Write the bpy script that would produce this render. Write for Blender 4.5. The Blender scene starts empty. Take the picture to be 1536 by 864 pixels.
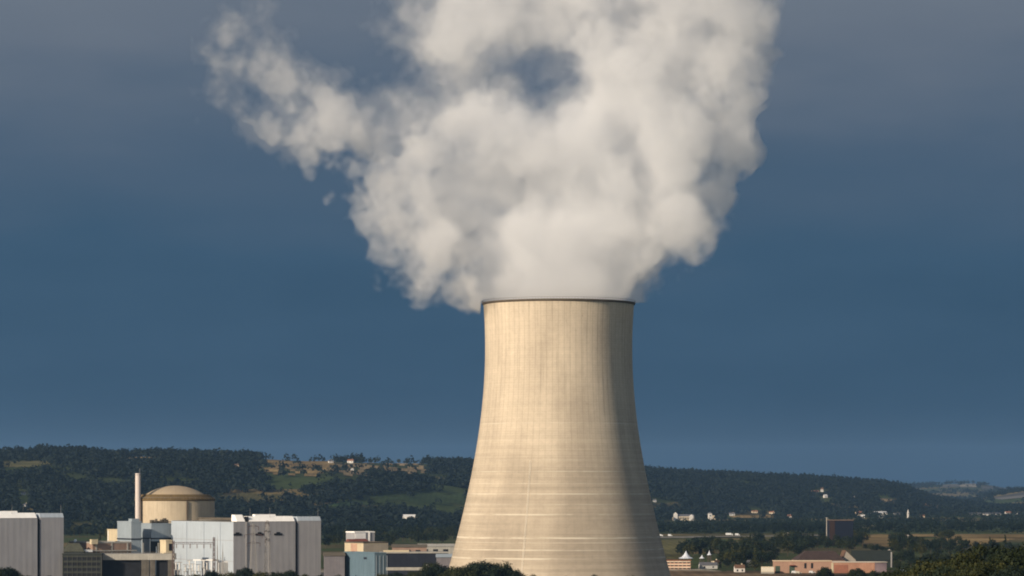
import bpy, math, random
import numpy as np
from math import radians as RAD, sin, cos, pi, sqrt

SC = bpy.context.scene
COL = SC.collection
random.seed(7)
rng = np.random.default_rng(11)

# ------------------------------------------------------------------ camera, sky, sun, exposure
FPX = 4800.0; CX = 768.0; HY = 735.0; CZ = 60.0      # focal length in photo pixels, centre column, horizon row, eye height
cam_d = bpy.data.cameras.new('camera'); cam = bpy.data.objects.new('camera', cam_d); COL.objects.link(cam)
cam.location = (0, 0, CZ); cam.rotation_euler = (RAD(90), 0, 0)
cam_d.sensor_width = 36; cam_d.lens = 36 * FPX / 1536
cam_d.shift_y = (HY - 432) / 1536
cam_d.clip_start = 1; cam_d.clip_end = 80000
SC.camera = cam

SUN_EL, SUN_AZ = RAD(22), RAD(-134)                   # azimuth from +Y towards +X
SUN_DIR = (cos(SUN_EL) * sin(SUN_AZ), cos(SUN_EL) * cos(SUN_AZ), sin(SUN_EL))
world = bpy.data.worlds.new('World'); SC.world = world; world.use_nodes = True
wt = world.node_tree; wt.nodes.clear()
def wn(t, **k):
    n = wt.nodes.new(t)
    for a, b in k.items(): setattr(n, a, b)
    return n
WL = wt.links.new
out = wn('ShaderNodeOutputWorld')
sky = wn('ShaderNodeTexSky', sky_type='NISHITA', sun_disc=False, sun_elevation=SUN_EL, sun_rotation=SUN_AZ)
bg1 = wn('ShaderNodeBackground'); bg1.inputs[1].default_value = 0.09
WL(sky.outputs[0], bg1.inputs[0])
tc = wn('ShaderNodeTexCoord')
sep = wn('ShaderNodeSeparateXYZ'); WL(tc.outputs['Generated'], sep.inputs[0])
# storm bank ahead: colour by elevation, stirred by wide soft cloud noise
mp = wn('ShaderNodeMapping'); mp.inputs['Scale'].default_value = (9, 9, 34); WL(tc.outputs['Generated'], mp.inputs[0])
nz = wn('ShaderNodeTexNoise'); nz.inputs['Scale'].default_value = 1.0; nz.inputs['Detail'].default_value = 4; nz.inputs['Roughness'].default_value = .5
WL(mp.outputs[0], nz.inputs['Vector'])
n0 = wn('ShaderNodeMath', operation='SUBTRACT'); WL(nz.outputs[0], n0.inputs[0]); n0.inputs[1].default_value = .5
n1 = wn('ShaderNodeMath', operation='MULTIPLY_ADD'); WL(n0.outputs[0], n1.inputs[0]); n1.inputs[1].default_value = .06; WL(sep.outputs[2], n1.inputs[2])
ramp = wn('ShaderNodeValToRGB'); WL(n1.outputs[0], ramp.inputs[0])
e = ramp.color_ramp.elements
stops = [(0.0, (.011, .042, .085)), (.03, (.019, .061, .115)), (.07, (.038, .090, .156)), (.105, (.070, .115, .178)), (.14, (.132, .166, .218)), (.19, (.18, .213, .256)), (.5, (.20, .21, .24)), (1, (.22, .25, .30))]
while len(e) < len(stops): e.new(.5)
for el, (p, c) in zip(e, stops): el.position = p; el.color = (*c, 1)
bg2 = wn('ShaderNodeBackground'); bg2.inputs[1].default_value = 0.1
mul = wn('ShaderNodeVectorMath', operation='SCALE'); mul.inputs['Scale'].default_value = 8.3
WL(ramp.outputs[0], mul.inputs[0]); WL(mul.outputs[0], bg2.inputs[0])
fr = wn('ShaderNodeMapRange', interpolation_type='SMOOTHSTEP'); WL(sep.outputs[1], fr.inputs[0])
fr.inputs[1].default_value = -.35; fr.inputs[2].default_value = .35
mixs = wn('ShaderNodeMixShader'); WL(fr.outputs[0], mixs.inputs[0]); WL(bg1.outputs[0], mixs.inputs[1]); WL(bg2.outputs[0], mixs.inputs[2])
WL(mixs.outputs[0], out.inputs[0])

sd = bpy.data.lights.new('sun', 'SUN'); so = bpy.data.objects.new('sun', sd); COL.objects.link(so)
sd.energy = 5.0; sd.angle = RAD(.53); sd.color = (1, .845, .66)
from mathutils import Vector, Matrix
so.rotation_euler = Vector(SUN_DIR).to_track_quat('Z', 'Y').to_euler(); so.location = (-300, 1500, 500)

SC.view_settings.view_transform = 'Standard'; SC.view_settings.look = 'None'
SC.view_settings.exposure = 0.18; SC.view_settings.gamma = 1; SC.view_settings.use_curve_mapping = False
SC.render.engine = 'CYCLES'
cy = SC.cycles
cy.use_denoising = True; cy.max_bounces = 18; cy.diffuse_bounces = 3; cy.glossy_bounces = 2; cy.volume_bounces = 16
cy.transparent_max_bounces = 96; cy.use_adaptive_sampling = True; cy.adaptive_threshold = .015
cy.sample_clamp_indirect = 10; cy.filter_width = 1.9

# ------------------------------------------------------------------ helpers
def tag(o, label=None, cat=None, group=None, kind=None):
    if label: o['label'] = label
    if cat: o['category'] = cat
    if group: o['group'] = group
    if kind: o['kind'] = kind
    return o

def thing(name, label, cat, loc=(0, 0, 0), rz=0., group=None):
    o = bpy.data.objects.new(name, None); COL.objects.link(o)
    o.empty_display_size = 2; o.location = loc; o.rotation_euler = (0, 0, rz)
    return tag(o, label, cat, group)

class MB:
    """collects shapes, builds ONE mesh object; uv is in metres along each face"""
    def __init__(s): s.v = []; s.f = []; s.uv = []
    def quad(s, a, b, c, d, uvs=None):
        n = len(s.v); s.v += [a, b, c, d]; s.f.append((n, n + 1, n + 2, n + 3))
        if uvs is None:
            A, B, D = Vector(a), Vector(b), Vector(d)
            w, h = (B - A).length, (D - A).length
            u0 = a[0] + a[1]
            uvs = [(u0, a[2]), (u0 + w, a[2]), (u0 + w, a[2] + h), (u0, a[2] + h)]
        s.uv += uvs
    def poly(s, pts):
        n = len(s.v); s.v += pts; s.f.append(tuple(range(n, n + len(pts)))); s.uv += [(p[0] + p[1], p[2]) for p in pts]
    def box(s, x0, x1, y0, y1, z0, z1):
        s.hexa([(x0, y0), (x1, y0), (x1, y1), (x0, y1)], z0, [(x0, y0), (x1, y0), (x1, y1), (x0, y1)], z1)
    def hexa(s, lo, z0, hi, z1):
        L = [(p[0], p[1], z0) for p in lo]; H = [(p[0], p[1], z1) for p in hi]
        for i in range(len(L)):
            j = (i + 1) % len(L); s.quad(L[i], L[j], H[j], H[i])
        s.poly(H); s.poly(L[::-1])
    def tube(s, a, b, r0, r1=None, n=6):
        r1 = r0 if r1 is None else r1
        A, B = Vector(a), Vector(b); d = (B - A).normalized()
        p = d.orthogonal().normalized(); q = d.cross(p)
        ra = [A + p * cos(2 * pi * i / n) * r0 + q * sin(2 * pi * i / n) * r0 for i in range(n)]
        rb = [B + p * cos(2 * pi * i / n) * r1 + q * sin(2 * pi * i / n) * r1 for i in range(n)]
        for i in range(n):
            j = (i + 1) % n; s.quad(tuple(ra[i]), tuple(ra[j]), tuple(rb[j]), tuple(rb[i]))
        s.poly([tuple(x) for x in rb]); s.poly([tuple(x) for x in ra[::-1]])
    def lathe(s, prof, n=64, cx=0, cy=0, a0=0, a1=2 * pi):
        for i in range(n):
            t0, t1 = a0 + (a1 - a0) * i / n, a0 + (a1 - a0) * (i + 1) / n
            for (r0, z0), (r1, z1) in zip(prof, prof[1:]):
                P = lambda r, z, t: (cx + r * cos(t), cy + r * sin(t), z)
                a, b, c, d = P(r0, z0, t0), P(r0, z0, t1), P(r1, z1, t1), P(r1, z1, t0)
                k = 50.
                if r1 < 1e-6: s.poly([a, b, c]); continue
                s.quad(a, b, c, d, [(t0 * k, z0), (t1 * k, z0), (t1 * k, z1), (t0 * k, z1)])
    def build(s, name, m, parent=None, loc=None, smooth=False):
        me = bpy.data.meshes.new(name); me.from_pydata([tuple(p) for p in s.v], [], s.f)
        uv = me.uv_layers.new(name='UVMap')
        uv.data.foreach_set('uv', np.array(s.uv, np.float32).ravel())
        if smooth:
            me.shade_smooth()
        me.materials.append(m)
        o = bpy.data.objects.new(name, me); COL.objects.link(o)
        if parent: o.parent = parent
        if loc: o.location = loc
        return o

def np_mesh(name, V, F, mats, parent=None, matidx=None, smooth=False):
    me = bpy.data.meshes.new(name)
    F = np.asarray(F, np.int32); k = F.shape[1]
    me.vertices.add(len(V)); me.vertices.foreach_set('co', np.asarray(V, np.float32).ravel())
    me.loops.add(F.size); me.loops.foreach_set('vertex_index', F.ravel())
    me.polygons.add(len(F)); me.polygons.foreach_set('loop_start', np.arange(0, F.size, k, dtype=np.int32))
    for m in mats: me.materials.append(m)
    if matidx is not None: me.polygons.foreach_set('material_index', matidx.astype(np.int32))
    if smooth: me.polygons.foreach_set('use_smooth', np.ones(len(F), bool))
    me.update(calc_edges=True)
    o = bpy.data.objects.new(name, me); COL.objects.link(o)
    if parent: o.parent = parent
    return o

def tree_copy(root, loc, rz, s, label=None, group=None):
    r = root.copy(); COL.objects.link(r); r.location = loc; r.rotation_euler = (0, 0, rz); r.scale = s
    if label: r['label'] = label
    if group: r['group'] = group
    for ch in list(root.children):
        c = ch.copy(); COL.objects.link(c); c.parent = r
        for g in ch.children:
            q = g.copy(); COL.objects.link(q); q.parent = c
    return r

# ------------------------------------------------------------------ materials
MATS = {}
def mat(name, col, var=.18, scale=.12, rough=.85, streak=0., ribs=0., ribw=1.0, spec=.2, coord='UV', dirt=None):
    """painted / mineral surface: base colour broken by noise, rain streaks and optional vertical cladding ribs"""
    if name in MATS: return MATS[name]
    m = bpy.data.materials.new(name); m.use_nodes = True; t = m.node_tree; N = t.nodes; L = t.links.new
    b = N['Principled BSDF']; b.inputs['Roughness'].default_value = rough; b.inputs['Specular IOR Level'].default_value = spec
    tc = N.new('ShaderNodeTexCoord'); src = tc.outputs[coord]
    nz = N.new('ShaderNodeTexNoise'); nz.inputs['Scale'].default_value = scale; nz.inputs['Detail'].default_value = 6; nz.inputs['Roughness'].default_value = .65
    L(src, nz.inputs['Vector'])
    mr = N.new('ShaderNodeMapRange'); mr.inputs[1].default_value = .3; mr.inputs[2].default_value = .7
    mr.inputs[3].default_value = 1 - var; mr.inputs[4].default_value = 1 + var
    L(nz.outputs[0], mr.inputs[0]); fac = mr.outputs[0]
    def times(a, bb):
        q = N.new('ShaderNodeMath'); q.operation = 'MULTIPLY'; L(a, q.inputs[0]); L(bb, q.inputs[1]); return q.outputs[0]
    if streak:
        mp = N.new('ShaderNodeMapping'); mp.inputs['Scale'].default_value = (.9, .05, 1); L(src, mp.inputs[0])
        n2 = N.new('ShaderNodeTexNoise'); n2.inputs['Scale'].default_value = 1; n2.inputs['Detail'].default_value = 4; L(mp.outputs[0], n2.inputs['Vector'])
        m2 = N.new('ShaderNodeMapRange'); m2.inputs[1].default_value = .35; m2.inputs[2].default_value = .7; m2.inputs[3].default_value = 1; m2.inputs[4].default_value = 1 - streak
        L(n2.outputs[0], m2.inputs[0]); fac = times(fac, m2.outputs[0])
    if ribs:
        sp = N.new('ShaderNodeSeparateXYZ'); L(src, sp.inputs[0])
        w = N.new('ShaderNodeMath'); w.operation = 'MULTIPLY'; L(sp.outputs[0], w.inputs[0]); w.inputs[1].default_value = 2 * pi / ribw
        si = N.new('ShaderNodeMath'); si.operation = 'SINE'; L(w.outputs[0], si.inputs[0])
        m3 = N.new('ShaderNodeMapRange'); m3.inputs[1].default_value = .4; m3.inputs[2].default_value = 1; m3.inputs[3].default_value = 1; m3.inputs[4].default_value = 1 - ribs
        L(si.outputs[0], m3.inputs[0]); fac = times(fac, m3.outputs[0])
        bp = N.new('ShaderNodeBump'); bp.inputs['Strength'].default_value = .2; bp.inputs['Distance'].default_value = .08; L(si.outputs[0], bp.inputs['Height']); L(bp.outputs[0], b.inputs['Normal'])
    mx = N.new('ShaderNodeVectorMath'); mx.operation = 'SCALE'; mx.inputs[0].default_value = col[:3]; L(fac, mx.inputs['Scale'])
    L(mx.outputs[0], b.inputs['Base Color'])
    MATS[name] = m
    return m

def leaf_mat(name, c0, c1, c2, isl=.45):
    m = bpy.data.materials.new(name); m.use_nodes = True; t = m.node_tree; N = t.nodes; L = t.links.new
    b = N['Principled BSDF']; b.inputs['Roughness'].default_value = .7; b.inputs['Specular IOR Level'].default_value = .15
    g = N.new('ShaderNodeNewGeometry'); oi = N.new('ShaderNodeObjectInfo')
    a = N.new('ShaderNodeMath'); a.operation = 'MULTIPLY_ADD'; L(oi.outputs['Random'], a.inputs[0]); a.inputs[1].default_value = .55
    h = N.new('ShaderNodeMath'); h.operation = 'MULTIPLY'; L(g.outputs['Random Per Island'], h.inputs[0]); h.inputs[1].default_value = isl
    L(h.outputs[0], a.inputs[2])
    nz = N.new('ShaderNodeTexNoise'); nz.inputs['Scale'].default_value = .012; nz.inputs['Detail'].default_value = 3; L(g.outputs['Position'], nz.inputs['Vector'])
    a2 = N.new('ShaderNodeMath'); a2.operation = 'MULTIPLY_ADD'; L(nz.outputs[0], a2.inputs[0]); a2.inputs[1].default_value = .7; L(a.outputs[0], a2.inputs[2])
    s = N.new('ShaderNodeMath'); s.operation = 'SUBTRACT'; L(a2.outputs[0], s.inputs[0]); s.inputs[1].default_value = .35
    r = N.new('ShaderNodeValToRGB'); L(s.outputs[0], r.inputs[0]); e = r.color_ramp.elements
    e[0].position = .1; e[0].color = (*c0, 1); e[1].position = .95; e[1].color = (*c2, 1); q = e.new(.5); q.color = (*c1, 1)
    tr = N.new('ShaderNodeBsdfTranslucent'); L(r.outputs[0], tr.inputs[0]); L(r.outputs[0], b.inputs['Base Color'])
    mx = N.new('ShaderNodeMixShader'); mx.inputs[0].default_value = .2; L(b.outputs[0], mx.inputs[1]); L(tr.outputs[0], mx.inputs[2])
    L(mx.outputs[0], N['Material Output'].inputs[0])
    return m

def field_mat(name, c0, c1, scale=.01, rows=0.):
    m = bpy.data.materials.new(name); m.use_nodes = True; t = m.node_tree; N = t.nodes; L = t.links.new
    b = N['Principled BSDF']; b.inputs['Roughness'].default_value = .95; b.inputs['Specular IOR Level'].default_value = .05
    g = N.new('ShaderNodeNewGeometry')
    nz = N.new('ShaderNodeTexNoise'); nz.inputs['Scale'].default_value = scale; nz.inputs['Detail'].default_value = 7; nz.inputs['Roughness'].default_value = .7; L(g.outputs['Position'], nz.inputs['Vector'])
    r = N.new('ShaderNodeValToRGB'); L(nz.outputs[0], r.inputs[0]); e = r.color_ramp.elements
    e[0].position = .35; e[0].color = (*c0, 1); e[1].position = .65; e[1].color = (*c1, 1)
    # broad patches and the run of the rows
    n2 = N.new('ShaderNodeTexNoise'); n2.inputs['Scale'].default_value = scale * .35; n2.inputs['Detail'].default_value = 3; L(g.outputs['Position'], n2.inputs['Vector'])
    wv = N.new('ShaderNodeTexWave'); wv.inputs['Scale'].default_value = .035; wv.inputs['Distortion'].default_value = 3; wv.inputs['Detail'].default_value = 2; wv.inputs['Detail Scale'].default_value = .3; L(g.outputs['Position'], wv.inputs['Vector'])
    m1 = N.new('ShaderNodeMapRange'); m1.inputs[1].default_value = .35; m1.inputs[2].default_value = .65; m1.inputs[3].default_value = .55; m1.inputs[4].default_value = 1.25; L(n2.outputs[0], m1.inputs[0])
    m2 = N.new('ShaderNodeMapRange'); m2.inputs[3].default_value = .86; m2.inputs[4].default_value = 1.1; L(wv.outputs['Fac'], m2.inputs[0])
    mm = N.new('ShaderNodeMath'); mm.operation = 'MULTIPLY'; L(m1.outputs[0], mm.inputs[0]); L(m2.outputs[0], mm.inputs[1])
    vs = N.new('ShaderNodeVectorMath'); vs.operation = 'SCALE'; L(r.outputs[0], vs.inputs[0]); L(mm.outputs[0], vs.inputs['Scale'])
    L(vs.outputs[0], b.inputs['Base Color'])
    return m

# ------------------------------------------------------------------ terrain
def smooth(a, b, x):
    t = np.clip((x - a) / (b - a), 0, 1); return t * t * (3 - 2 * t)
SKY_X = np.array([-2500, -400, 0, 60, 130, 160, 250, 330, 380, 450, 500, 560, 640, 700, 830, 970, 1000, 1100, 1200, 1260, 1330, 1360, 1400, 1440, 1490, 1536, 1650, 2500], float)
SKY_Y = np.array([684, 676, 682, 679, 681, 685, 684, 686, 688, 692, 692, 695, 696, 697, 703, 708, 711, 715, 719, 722, 727, 735, 750, 757, 762, 766, 768, 768], float)
FOOT_X = np.array([-2500, 0, 500, 800, 1000, 1300, 1500, 2500], float)
FOOT_D = np.array([4300, 4300, 4400, 5200, 6200, 7000, 7600, 7600], float)
RDG_D = np.array([6600, 6600, 6700, 7600, 8600, 9300, 9800, 9800], float)
_k = rng.random((64, 3))
def wob(x, y, s, seed):
    """smooth pseudo noise, -1..1"""
    a = np.zeros_like(x, dtype=float)
    for i in range(5):
        p = _k[(seed * 5 + i) % 64]
        th = p[0] * 2 * pi; f = (2 * pi / s) * (.6 + p[1])
        a += np.sin((x * cos(th) + y * sin(th)) * f + p[2] * 40)
    return a / 2.6
def height(x, y):
    x = np.asarray(x, float); y = np.asarray(y, float)
    r = np.hypot(x, y)
    yy = np.maximum(y, 1.)
    u = np.where(y > 0, np.clip(CX + FPX * x / yy, -2400, 2400), np.where(x < 0, -2400, 2400))
    hn = 56 * (1 - smooth(0, 1300, r))
    front = smooth(-.2, .2, y / np.maximum(r, 1))
    F = np.interp(u, FOOT_X, FOOT_D); R = np.interp(u, FOOT_X, RDG_D)
    H = np.maximum(CZ + (HY - np.interp(u, SKY_X, SKY_Y)) * R / FPX, 3)
    t = np.clip((y - F) / (R - F), 0, 1)
    prof = np.where(t < 1, .35 * t + .65 * t * t * (3 - 2 * t), 1)
    bump = wob(x, y, 1500, 1) * 9 + wob(x, y, 620, 2) * 5 + wob(x, y, 260, 3) * 1.6
    after = 1 - .35 * smooth(R, R + 2500, y)
    h1 = H * prof * after + bump * np.sin(np.minimum(t, 1) * pi) * smooth(5, 60, H)
    # second, far blue ranges on the right
    H2 = 60 + (HY - np.interp(u, [1200, 1360, 1400, 1450, 1480, 1500, 1536, 1700, 2500], [731, 729, 727, 725, 727, 731, 735, 735, 728])) * 17000 / FPX
    t2 = smooth(12500, 17000, y); h2 = H2 * t2 * smooth(900, 1250, u)
    H3 = 60 + (HY - np.interp(u, [1440, 1490, 1536, 1600, 1700, 2500], [752, 743, 736, 727, 722, 715])) * 11800 / FPX
    t3 = smooth(9800, 11800, y); h3 = H3 * t3 * (1 - smooth(12000, 13500, y)) * smooth(1430, 1480, u)
    h = np.maximum(np.maximum(h1, h2), h3) * front
    return hn + np.maximum(h, 0) + wob(x, y, 900, 4) * .25 * smooth(1500, 2500, r)
def gz(x, y): return float(height(np.array([x]), np.array([y]))[0])
_ds = np.concatenate([np.arange(200, 4000, 10), np.arange(4000, 19000, 12)])
def hit(px, py, dmin=1200):
    """where the sight line through a photo pixel meets the ground"""
    d = _ds[_ds >= dmin]
    x = (px - CX) / FPX * d; z = CZ - (py - HY) / FPX * d
    h = height(x, d); k = np.nonzero(h >= z)[0]
    i = k[0] if len(k) else len(d) - 1
    return float(x[i]), float(d[i]), float(h[i])
def P(px, py, d): return ((px - CX) / FPX * d, d, CZ - (py - HY) / FPX * d)
def Z(py, d): return CZ - (py - HY) / FPX * d
def X(px, d): return (px - CX) / FPX * d

az = np.concatenate([np.arange(-180, -40, 10), np.arange(-40, -12, 1.), np.arange(-12, 12.01, .06), np.arange(13, 40, 1.), np.arange(40, 180, 10)])
rr = np.concatenate([[2, 10, 25, 50, 80, 120], np.arange(160, 1500, 45), np.arange(1500, 4200, 100), np.arange(4200, 10000, 38), np.arange(10000, 18000, 130), [19000, 21000, 24000, 28000]])
AZ, RR = np.meshgrid(np.radians(az), rr, indexing='ij')
GX, GY = RR * np.sin(AZ), RR * np.cos(AZ)
GZ = height(GX, GY)
na, nr = GX.shape
V = np.stack([GX, GY, GZ], -1).reshape(-1, 3)
I = np.arange(na * nr).reshape(na, nr)
A2 = np.roll(I, -1, axis=0)
F = np.stack([I[:, :-1], I[:, 1:], A2[:, 1:], A2[:, :-1]], -1).reshape(-1, 4)
V = np.vstack([V, [[0, 0, gz(0, 0.01)]]])
m = bpy.data.materials.new('grassland'); m.use_nodes = True
t = m.node_tree; N = t.nodes; L = t.links.new
b = N['Principled BSDF']; b.inputs['Roughness'].default_value = .95; b.inputs['Specular IOR Level'].default_value = .05
g = N.new('ShaderNodeNewGeometry')
vo = N.new('ShaderNodeTexVoronoi'); vo.inputs['Scale'].default_value = .0042
wp = N.new('ShaderNodeTexNoise'); wp.inputs['Scale'].default_value = .004; L(g.outputs['Position'], wp.inputs['Vector'])
wv = N.new('ShaderNodeVectorMath'); wv.operation = 'MULTIPLY_ADD'; L(wp.outputs['Color'], wv.inputs[0]); wv.inputs[1].default_value = (120, 120, 0); L(g.outputs['Position'], wv.inputs[2])
L(wv.outputs[0], vo.inputs['Vector'])
sp = N.new('ShaderNodeSeparateColor'); L(vo.outputs['Color'], sp.inputs[0])
r = N.new('ShaderNodeValToRGB'); L(sp.outputs[0], r.inputs[0]); r.color_ramp.interpolation = 'CONSTANT'
e = r.color_ramp.elements; cs = [(0, (.034, .045, .016)), (.3, (.05, .06, .022)), (.5, (.075, .065, .03)), (.64, (.04, .055, .018)), (.82, (.13, .10, .045)), (.92, (.045, .06, .02))]
while len(e) < len(cs): e.new(.5)
for el, (p, c) in zip(e, cs): el.position = p; el.color = (*c, 1)
nz = N.new('ShaderNodeTexNoise'); nz.inputs['Scale'].default_value = .03; nz.inputs['Detail'].default_value = 8; nz.inputs['Roughness'].default_value = .7; L(g.outputs['Position'], nz.inputs['Vector'])
mr = N.new('ShaderNodeMapRange'); mr.inputs[1].default_value = .3; mr.inputs[2].default_value = .7; mr.inputs[3].default_value = .6; mr.inputs[4].default_value = 1.35; L(nz.outputs[0], mr.inputs[0])
sc_ = N.new('ShaderNodeVectorMath'); sc_.operation = 'SCALE'; L(r.outputs[0], sc_.inputs[0]); L(mr.outputs[0], sc_.inputs['Scale']); L(sc_.outputs[0], b.inputs['Base Color'])
ground = np_mesh('ground', V, F, [m], smooth=True); tag(ground, 'grassy valley floor rising to wooded hills on the skyline', 'ground', kind='structure')

# ---- fields draped on the terrain: outline given on the photo, resolved to the ground it lies on
FIELD_POLYS = []
def inpoly(px, py, poly):
    c = np.zeros(px.shape, bool); n = len(poly)
    for i in range(n):
        (x0, y0), (x1, y1) = poly[i], poly[(i + 1) % n]
        k = ((y0 > py) != (y1 > py)) & (px < (x1 - x0) * (py - y0) / ((y1 - y0) if y1 != y0 else 1e-9) + x0)
        c ^= k
    return c
def field(name, poly, m, label, cat='field', lift=.35, keep=True):
    dense = []
    for i in range(len(poly)):
        a, b2 = poly[i], poly[(i + 1) % len(poly)]
        for q in range(4): dense.append((a[0] + (b2[0] - a[0]) * q / 4, a[1] + (b2[1] - a[1]) * q / 4))
    ur = []
    for (x, y) in dense:
        h = hit(x, y); ur.append((x, h[1]))
    FIELD_POLYS.append(ur)
    a = np.array(ur); u0, u1, d0, d1 = a[:, 0].min(), a[:, 0].max(), a[:, 1].min(), a[:, 1].max()
    nu = int(min(140, max(16, (u1 - u0) / 1.5))); nd = int(min(160, max(16, (d1 - d0) / 14)))
    uu, dd = np.meshgrid(np.linspace(u0, u1, nu), np.linspace(d0, d1, nd), indexing='ij')
    XX = (uu - CX) / FPX * dd
    ZZ = height(XX, dd) + lift + (dd > 4000) * .5
    I = np.arange(nu * nd).reshape(nu, nd)
    uc = (uu[:-1, :-1] + uu[1:, 1:]) / 2; dc = (dd[:-1, :-1] + dd[1:, 1:]) / 2
    ins = inpoly(uc, dc, ur)
    F = np.stack([I[:-1, :-1], I[1:, :-1], I[1:, 1:], I[:-1, 1:]], -1)[ins]
    if len(F) == 0: return
    # ragged edge: nibble cells on the rim
    edge = wob(XX, dd, 60, 11)[:-1, :-1][ins] + wob(XX, dd, 25, 12)[:-1, :-1][ins]
    ctr = np.stack([uc[ins], dc[ins]], -1)
    rim = ~inpoly(uc[ins] + (u1 - u0) * .015, dc[ins], ur) | ~inpoly(uc[ins] - (u1 - u0) * .015, dc[ins], ur) | ~inpoly(uc[ins], dc[ins] + (d1 - d0) * .05, ur) | ~inpoly(uc[ins], dc[ins] - (d1 - d0) * .05, ur)
    if cat == 'field': F = F[~(rim & (edge > .25))]
    used, inv = np.unique(F, return_inverse=True)
    V = np.stack([XX, dd, ZZ], -1).reshape(-1, 3)[used]
    o = np_mesh(name, V, inv.reshape(F.shape), [m], smooth=True)
    return tag(o, label, cat, kind='structure')
M_gold = field_mat('ripe wheat', (.13, .092, .04), (.27, .19, .085), .012)
M_tan = field_mat('mown stubble', (.17, .125, .065), (.27, .20, .11), .012)
M_olive = field_mat('dry meadow', (.07, .068, .028), (.125, .11, .045), .012)
M_green = field_mat('pasture', (.042, .07, .026), (.066, .095, .036), .01)
M_brown = field_mat('ploughed soil', (.10, .07, .042), (.17, .12, .07), .02)
M_pale = field_mat('pale far field', (.20, .175, .14), (.29, .26, .21), .01)
M_far = field_mat('haze greyed stubble', (.085, .082, .078), (.13, .122, .11), .01)  # stubble colour greyed and darkened, distance haze put into the tone
M_road = mat('asphalt road', (.16, .145, .12), coord='Object', scale=.02)
field('wheat_field', [(376, 691), (410, 688), (470, 690), (502, 692), (502, 708), (470, 714), (420, 713), (386, 705)], M_gold, 'golden field on the left hilltop behind the dome')
field('wheat_field', [(500, 697), (560, 694), (632, 695), (648, 702), (632, 712), (560, 714), (505, 712)], M_tan, 'brown field along the ridge left of the cooling tower')
field('stubble_field', [(160, 688), (205, 686), (275, 687), (272, 692), (220, 694), (168, 693)], M_tan, 'dull brown strip of field on the far left ridge')
field('meadow', [(322, 745), (360, 741), (425, 743), (430, 749), (380, 753), (330, 752)], M_olive, 'olive meadow on the slope right of the dome')
field('pasture', [(470, 762), (520, 752), (580, 744), (640, 740), (700, 742), (700, 758), (655, 760), (600, 756), (540, 759)], M_green, 'wide green pasture on the slope left of the cooling tower')
field('meadow', [(628, 716), (660, 715), (690, 721), (690, 727), (665, 728), (640, 722)], M_olive, 'small olive clearing high beside the cooling tower')
field('meadow', [(0, 692), (70, 692), (78, 698), (40, 702), (0, 701)], M_olive, 'dull olive clearing on the far left hillside')
field('meadow', [(98, 783), (150, 787), (165, 795), (110, 797)], M_olive, 'yellowish meadow behind the low plant buildings')
field('stubble_field', [(1316, 748), (1345, 749), (1344, 754), (1318, 755)], M_tan, 'small brown clearing on the right hill')
field('pale_field', [(1412, 728), (1440, 726), (1440, 730), (1415, 731)], M_far, 'faint tan field on the far blue hills')
field('pale_field', [(1441, 726), (1466, 726), (1465, 731), (1440, 731)], M_pale, 'whitish field on the far blue hills')
field('pale_field', [(1470, 730), (1500, 729), (1512, 733), (1475, 735)], M_far, 'faint pinkish field right of the whitish far field')
field('pale_field', [(1488, 747), (1536, 738), (1545, 742), (1545, 746), (1500, 750)], M_far, 'long pale slope at the right edge of the valley')
field('crop_field', [(1092, 774), (1160, 773), (1160, 777), (1100, 777.5)], M_gold, 'thin yellow crop strip below the right hills')
field('wheat_field', [(1286, 803), (1345, 802), (1345, 806), (1338, 821), (1294, 821)], M_gold, 'golden field behind the dark trees right of the tower')
field('wheat_field', [(1352, 802), (1440, 802), (1470, 802), (1540, 802), (1545, 806), (1475, 818), (1440, 821), (1420, 810), (1400, 806), (1355, 806)], M_gold, 'golden field at the right edge of the plain')
field('meadow', [(988, 809), (1030, 808), (1028, 838), (990, 842)], M_olive, 'olive meadow beside the cooling tower foot')
field('meadow', [(1105, 803), (1190, 800), (1200, 808), (1120, 811)], M_olive, 'pale meadow behind the road on the plain')
field('dirt_strip', [(960, 857), (1340, 857), (1360, 864), (1400, 880), (960, 880)], M_brown, 'brown dry grass strip in front of the houses')
field('road', [(980, 806.2), (1230, 803.5), (1230, 805), (980, 808)], M_road, 'pale road crossing the plain behind the houses', 'road', lift=.5)

# gravelled works yard round the plant, added to bounce warm light up the tower
u_, v_ = np.meshgrid(np.linspace(-520, 130, 40), np.linspace(1880, 2420, 40), indexing='ij')
yv = np.stack([u_ + 25 * np.sin(v_ / 60), v_ + 18 * np.sin(u_ / 50), height(u_, v_) + .25], -1).reshape(-1, 3); I = np.arange(1600).reshape(40, 40)
yard = np_mesh('works_yard', yv, np.stack([I[:-1, :-1], I[1:, :-1], I[1:, 1:], I[:-1, 1:]], -1).reshape(-1, 4), [field_mat('yard gravel', (.24, .21, .16), (.36, .32, .25), .03)])
tag(yard, 'pale gravel works yard round the plant, added for bounce light', 'yard', kind='structure')
CLEAR = []
HPOS = [(496, 695), (526, 695), (528, 706), (603, 692), (612, 692), (674, 695), (355, 700), (35, 743), (38, 760), (1222, 740), (1233, 738), (1238, 747), (1280, 748), (982, 754), (1396, 763), (1387, 762), (1404, 763), (1288, 774), (1294, 777), (1310, 773), (1318, 773), (1328, 773), (1345, 773), (1433, 772), (1460, 766), (1455, 773), (1468, 773), (1478, 773), (1490, 773), (1500, 773), (1512, 772), (1527, 772), (1098, 774), (1132, 770), (1158, 771), (1078, 776), (1184, 778), (1012, 781), (1026, 781), (1040, 781), (1065, 780), (1362, 777), (606, 779), (620, 779)]
for p in HPOS: CLEAR.append((p[0], hit(*p, 2600)[1]))
for px_ in range(1095, 1162, 8): CLEAR.append((px_, hit(px_, 776.5, 2600)[1] - 220)); CLEAR.append((px_, hit(px_, 776.5, 2600)[1] - 440))
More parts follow.
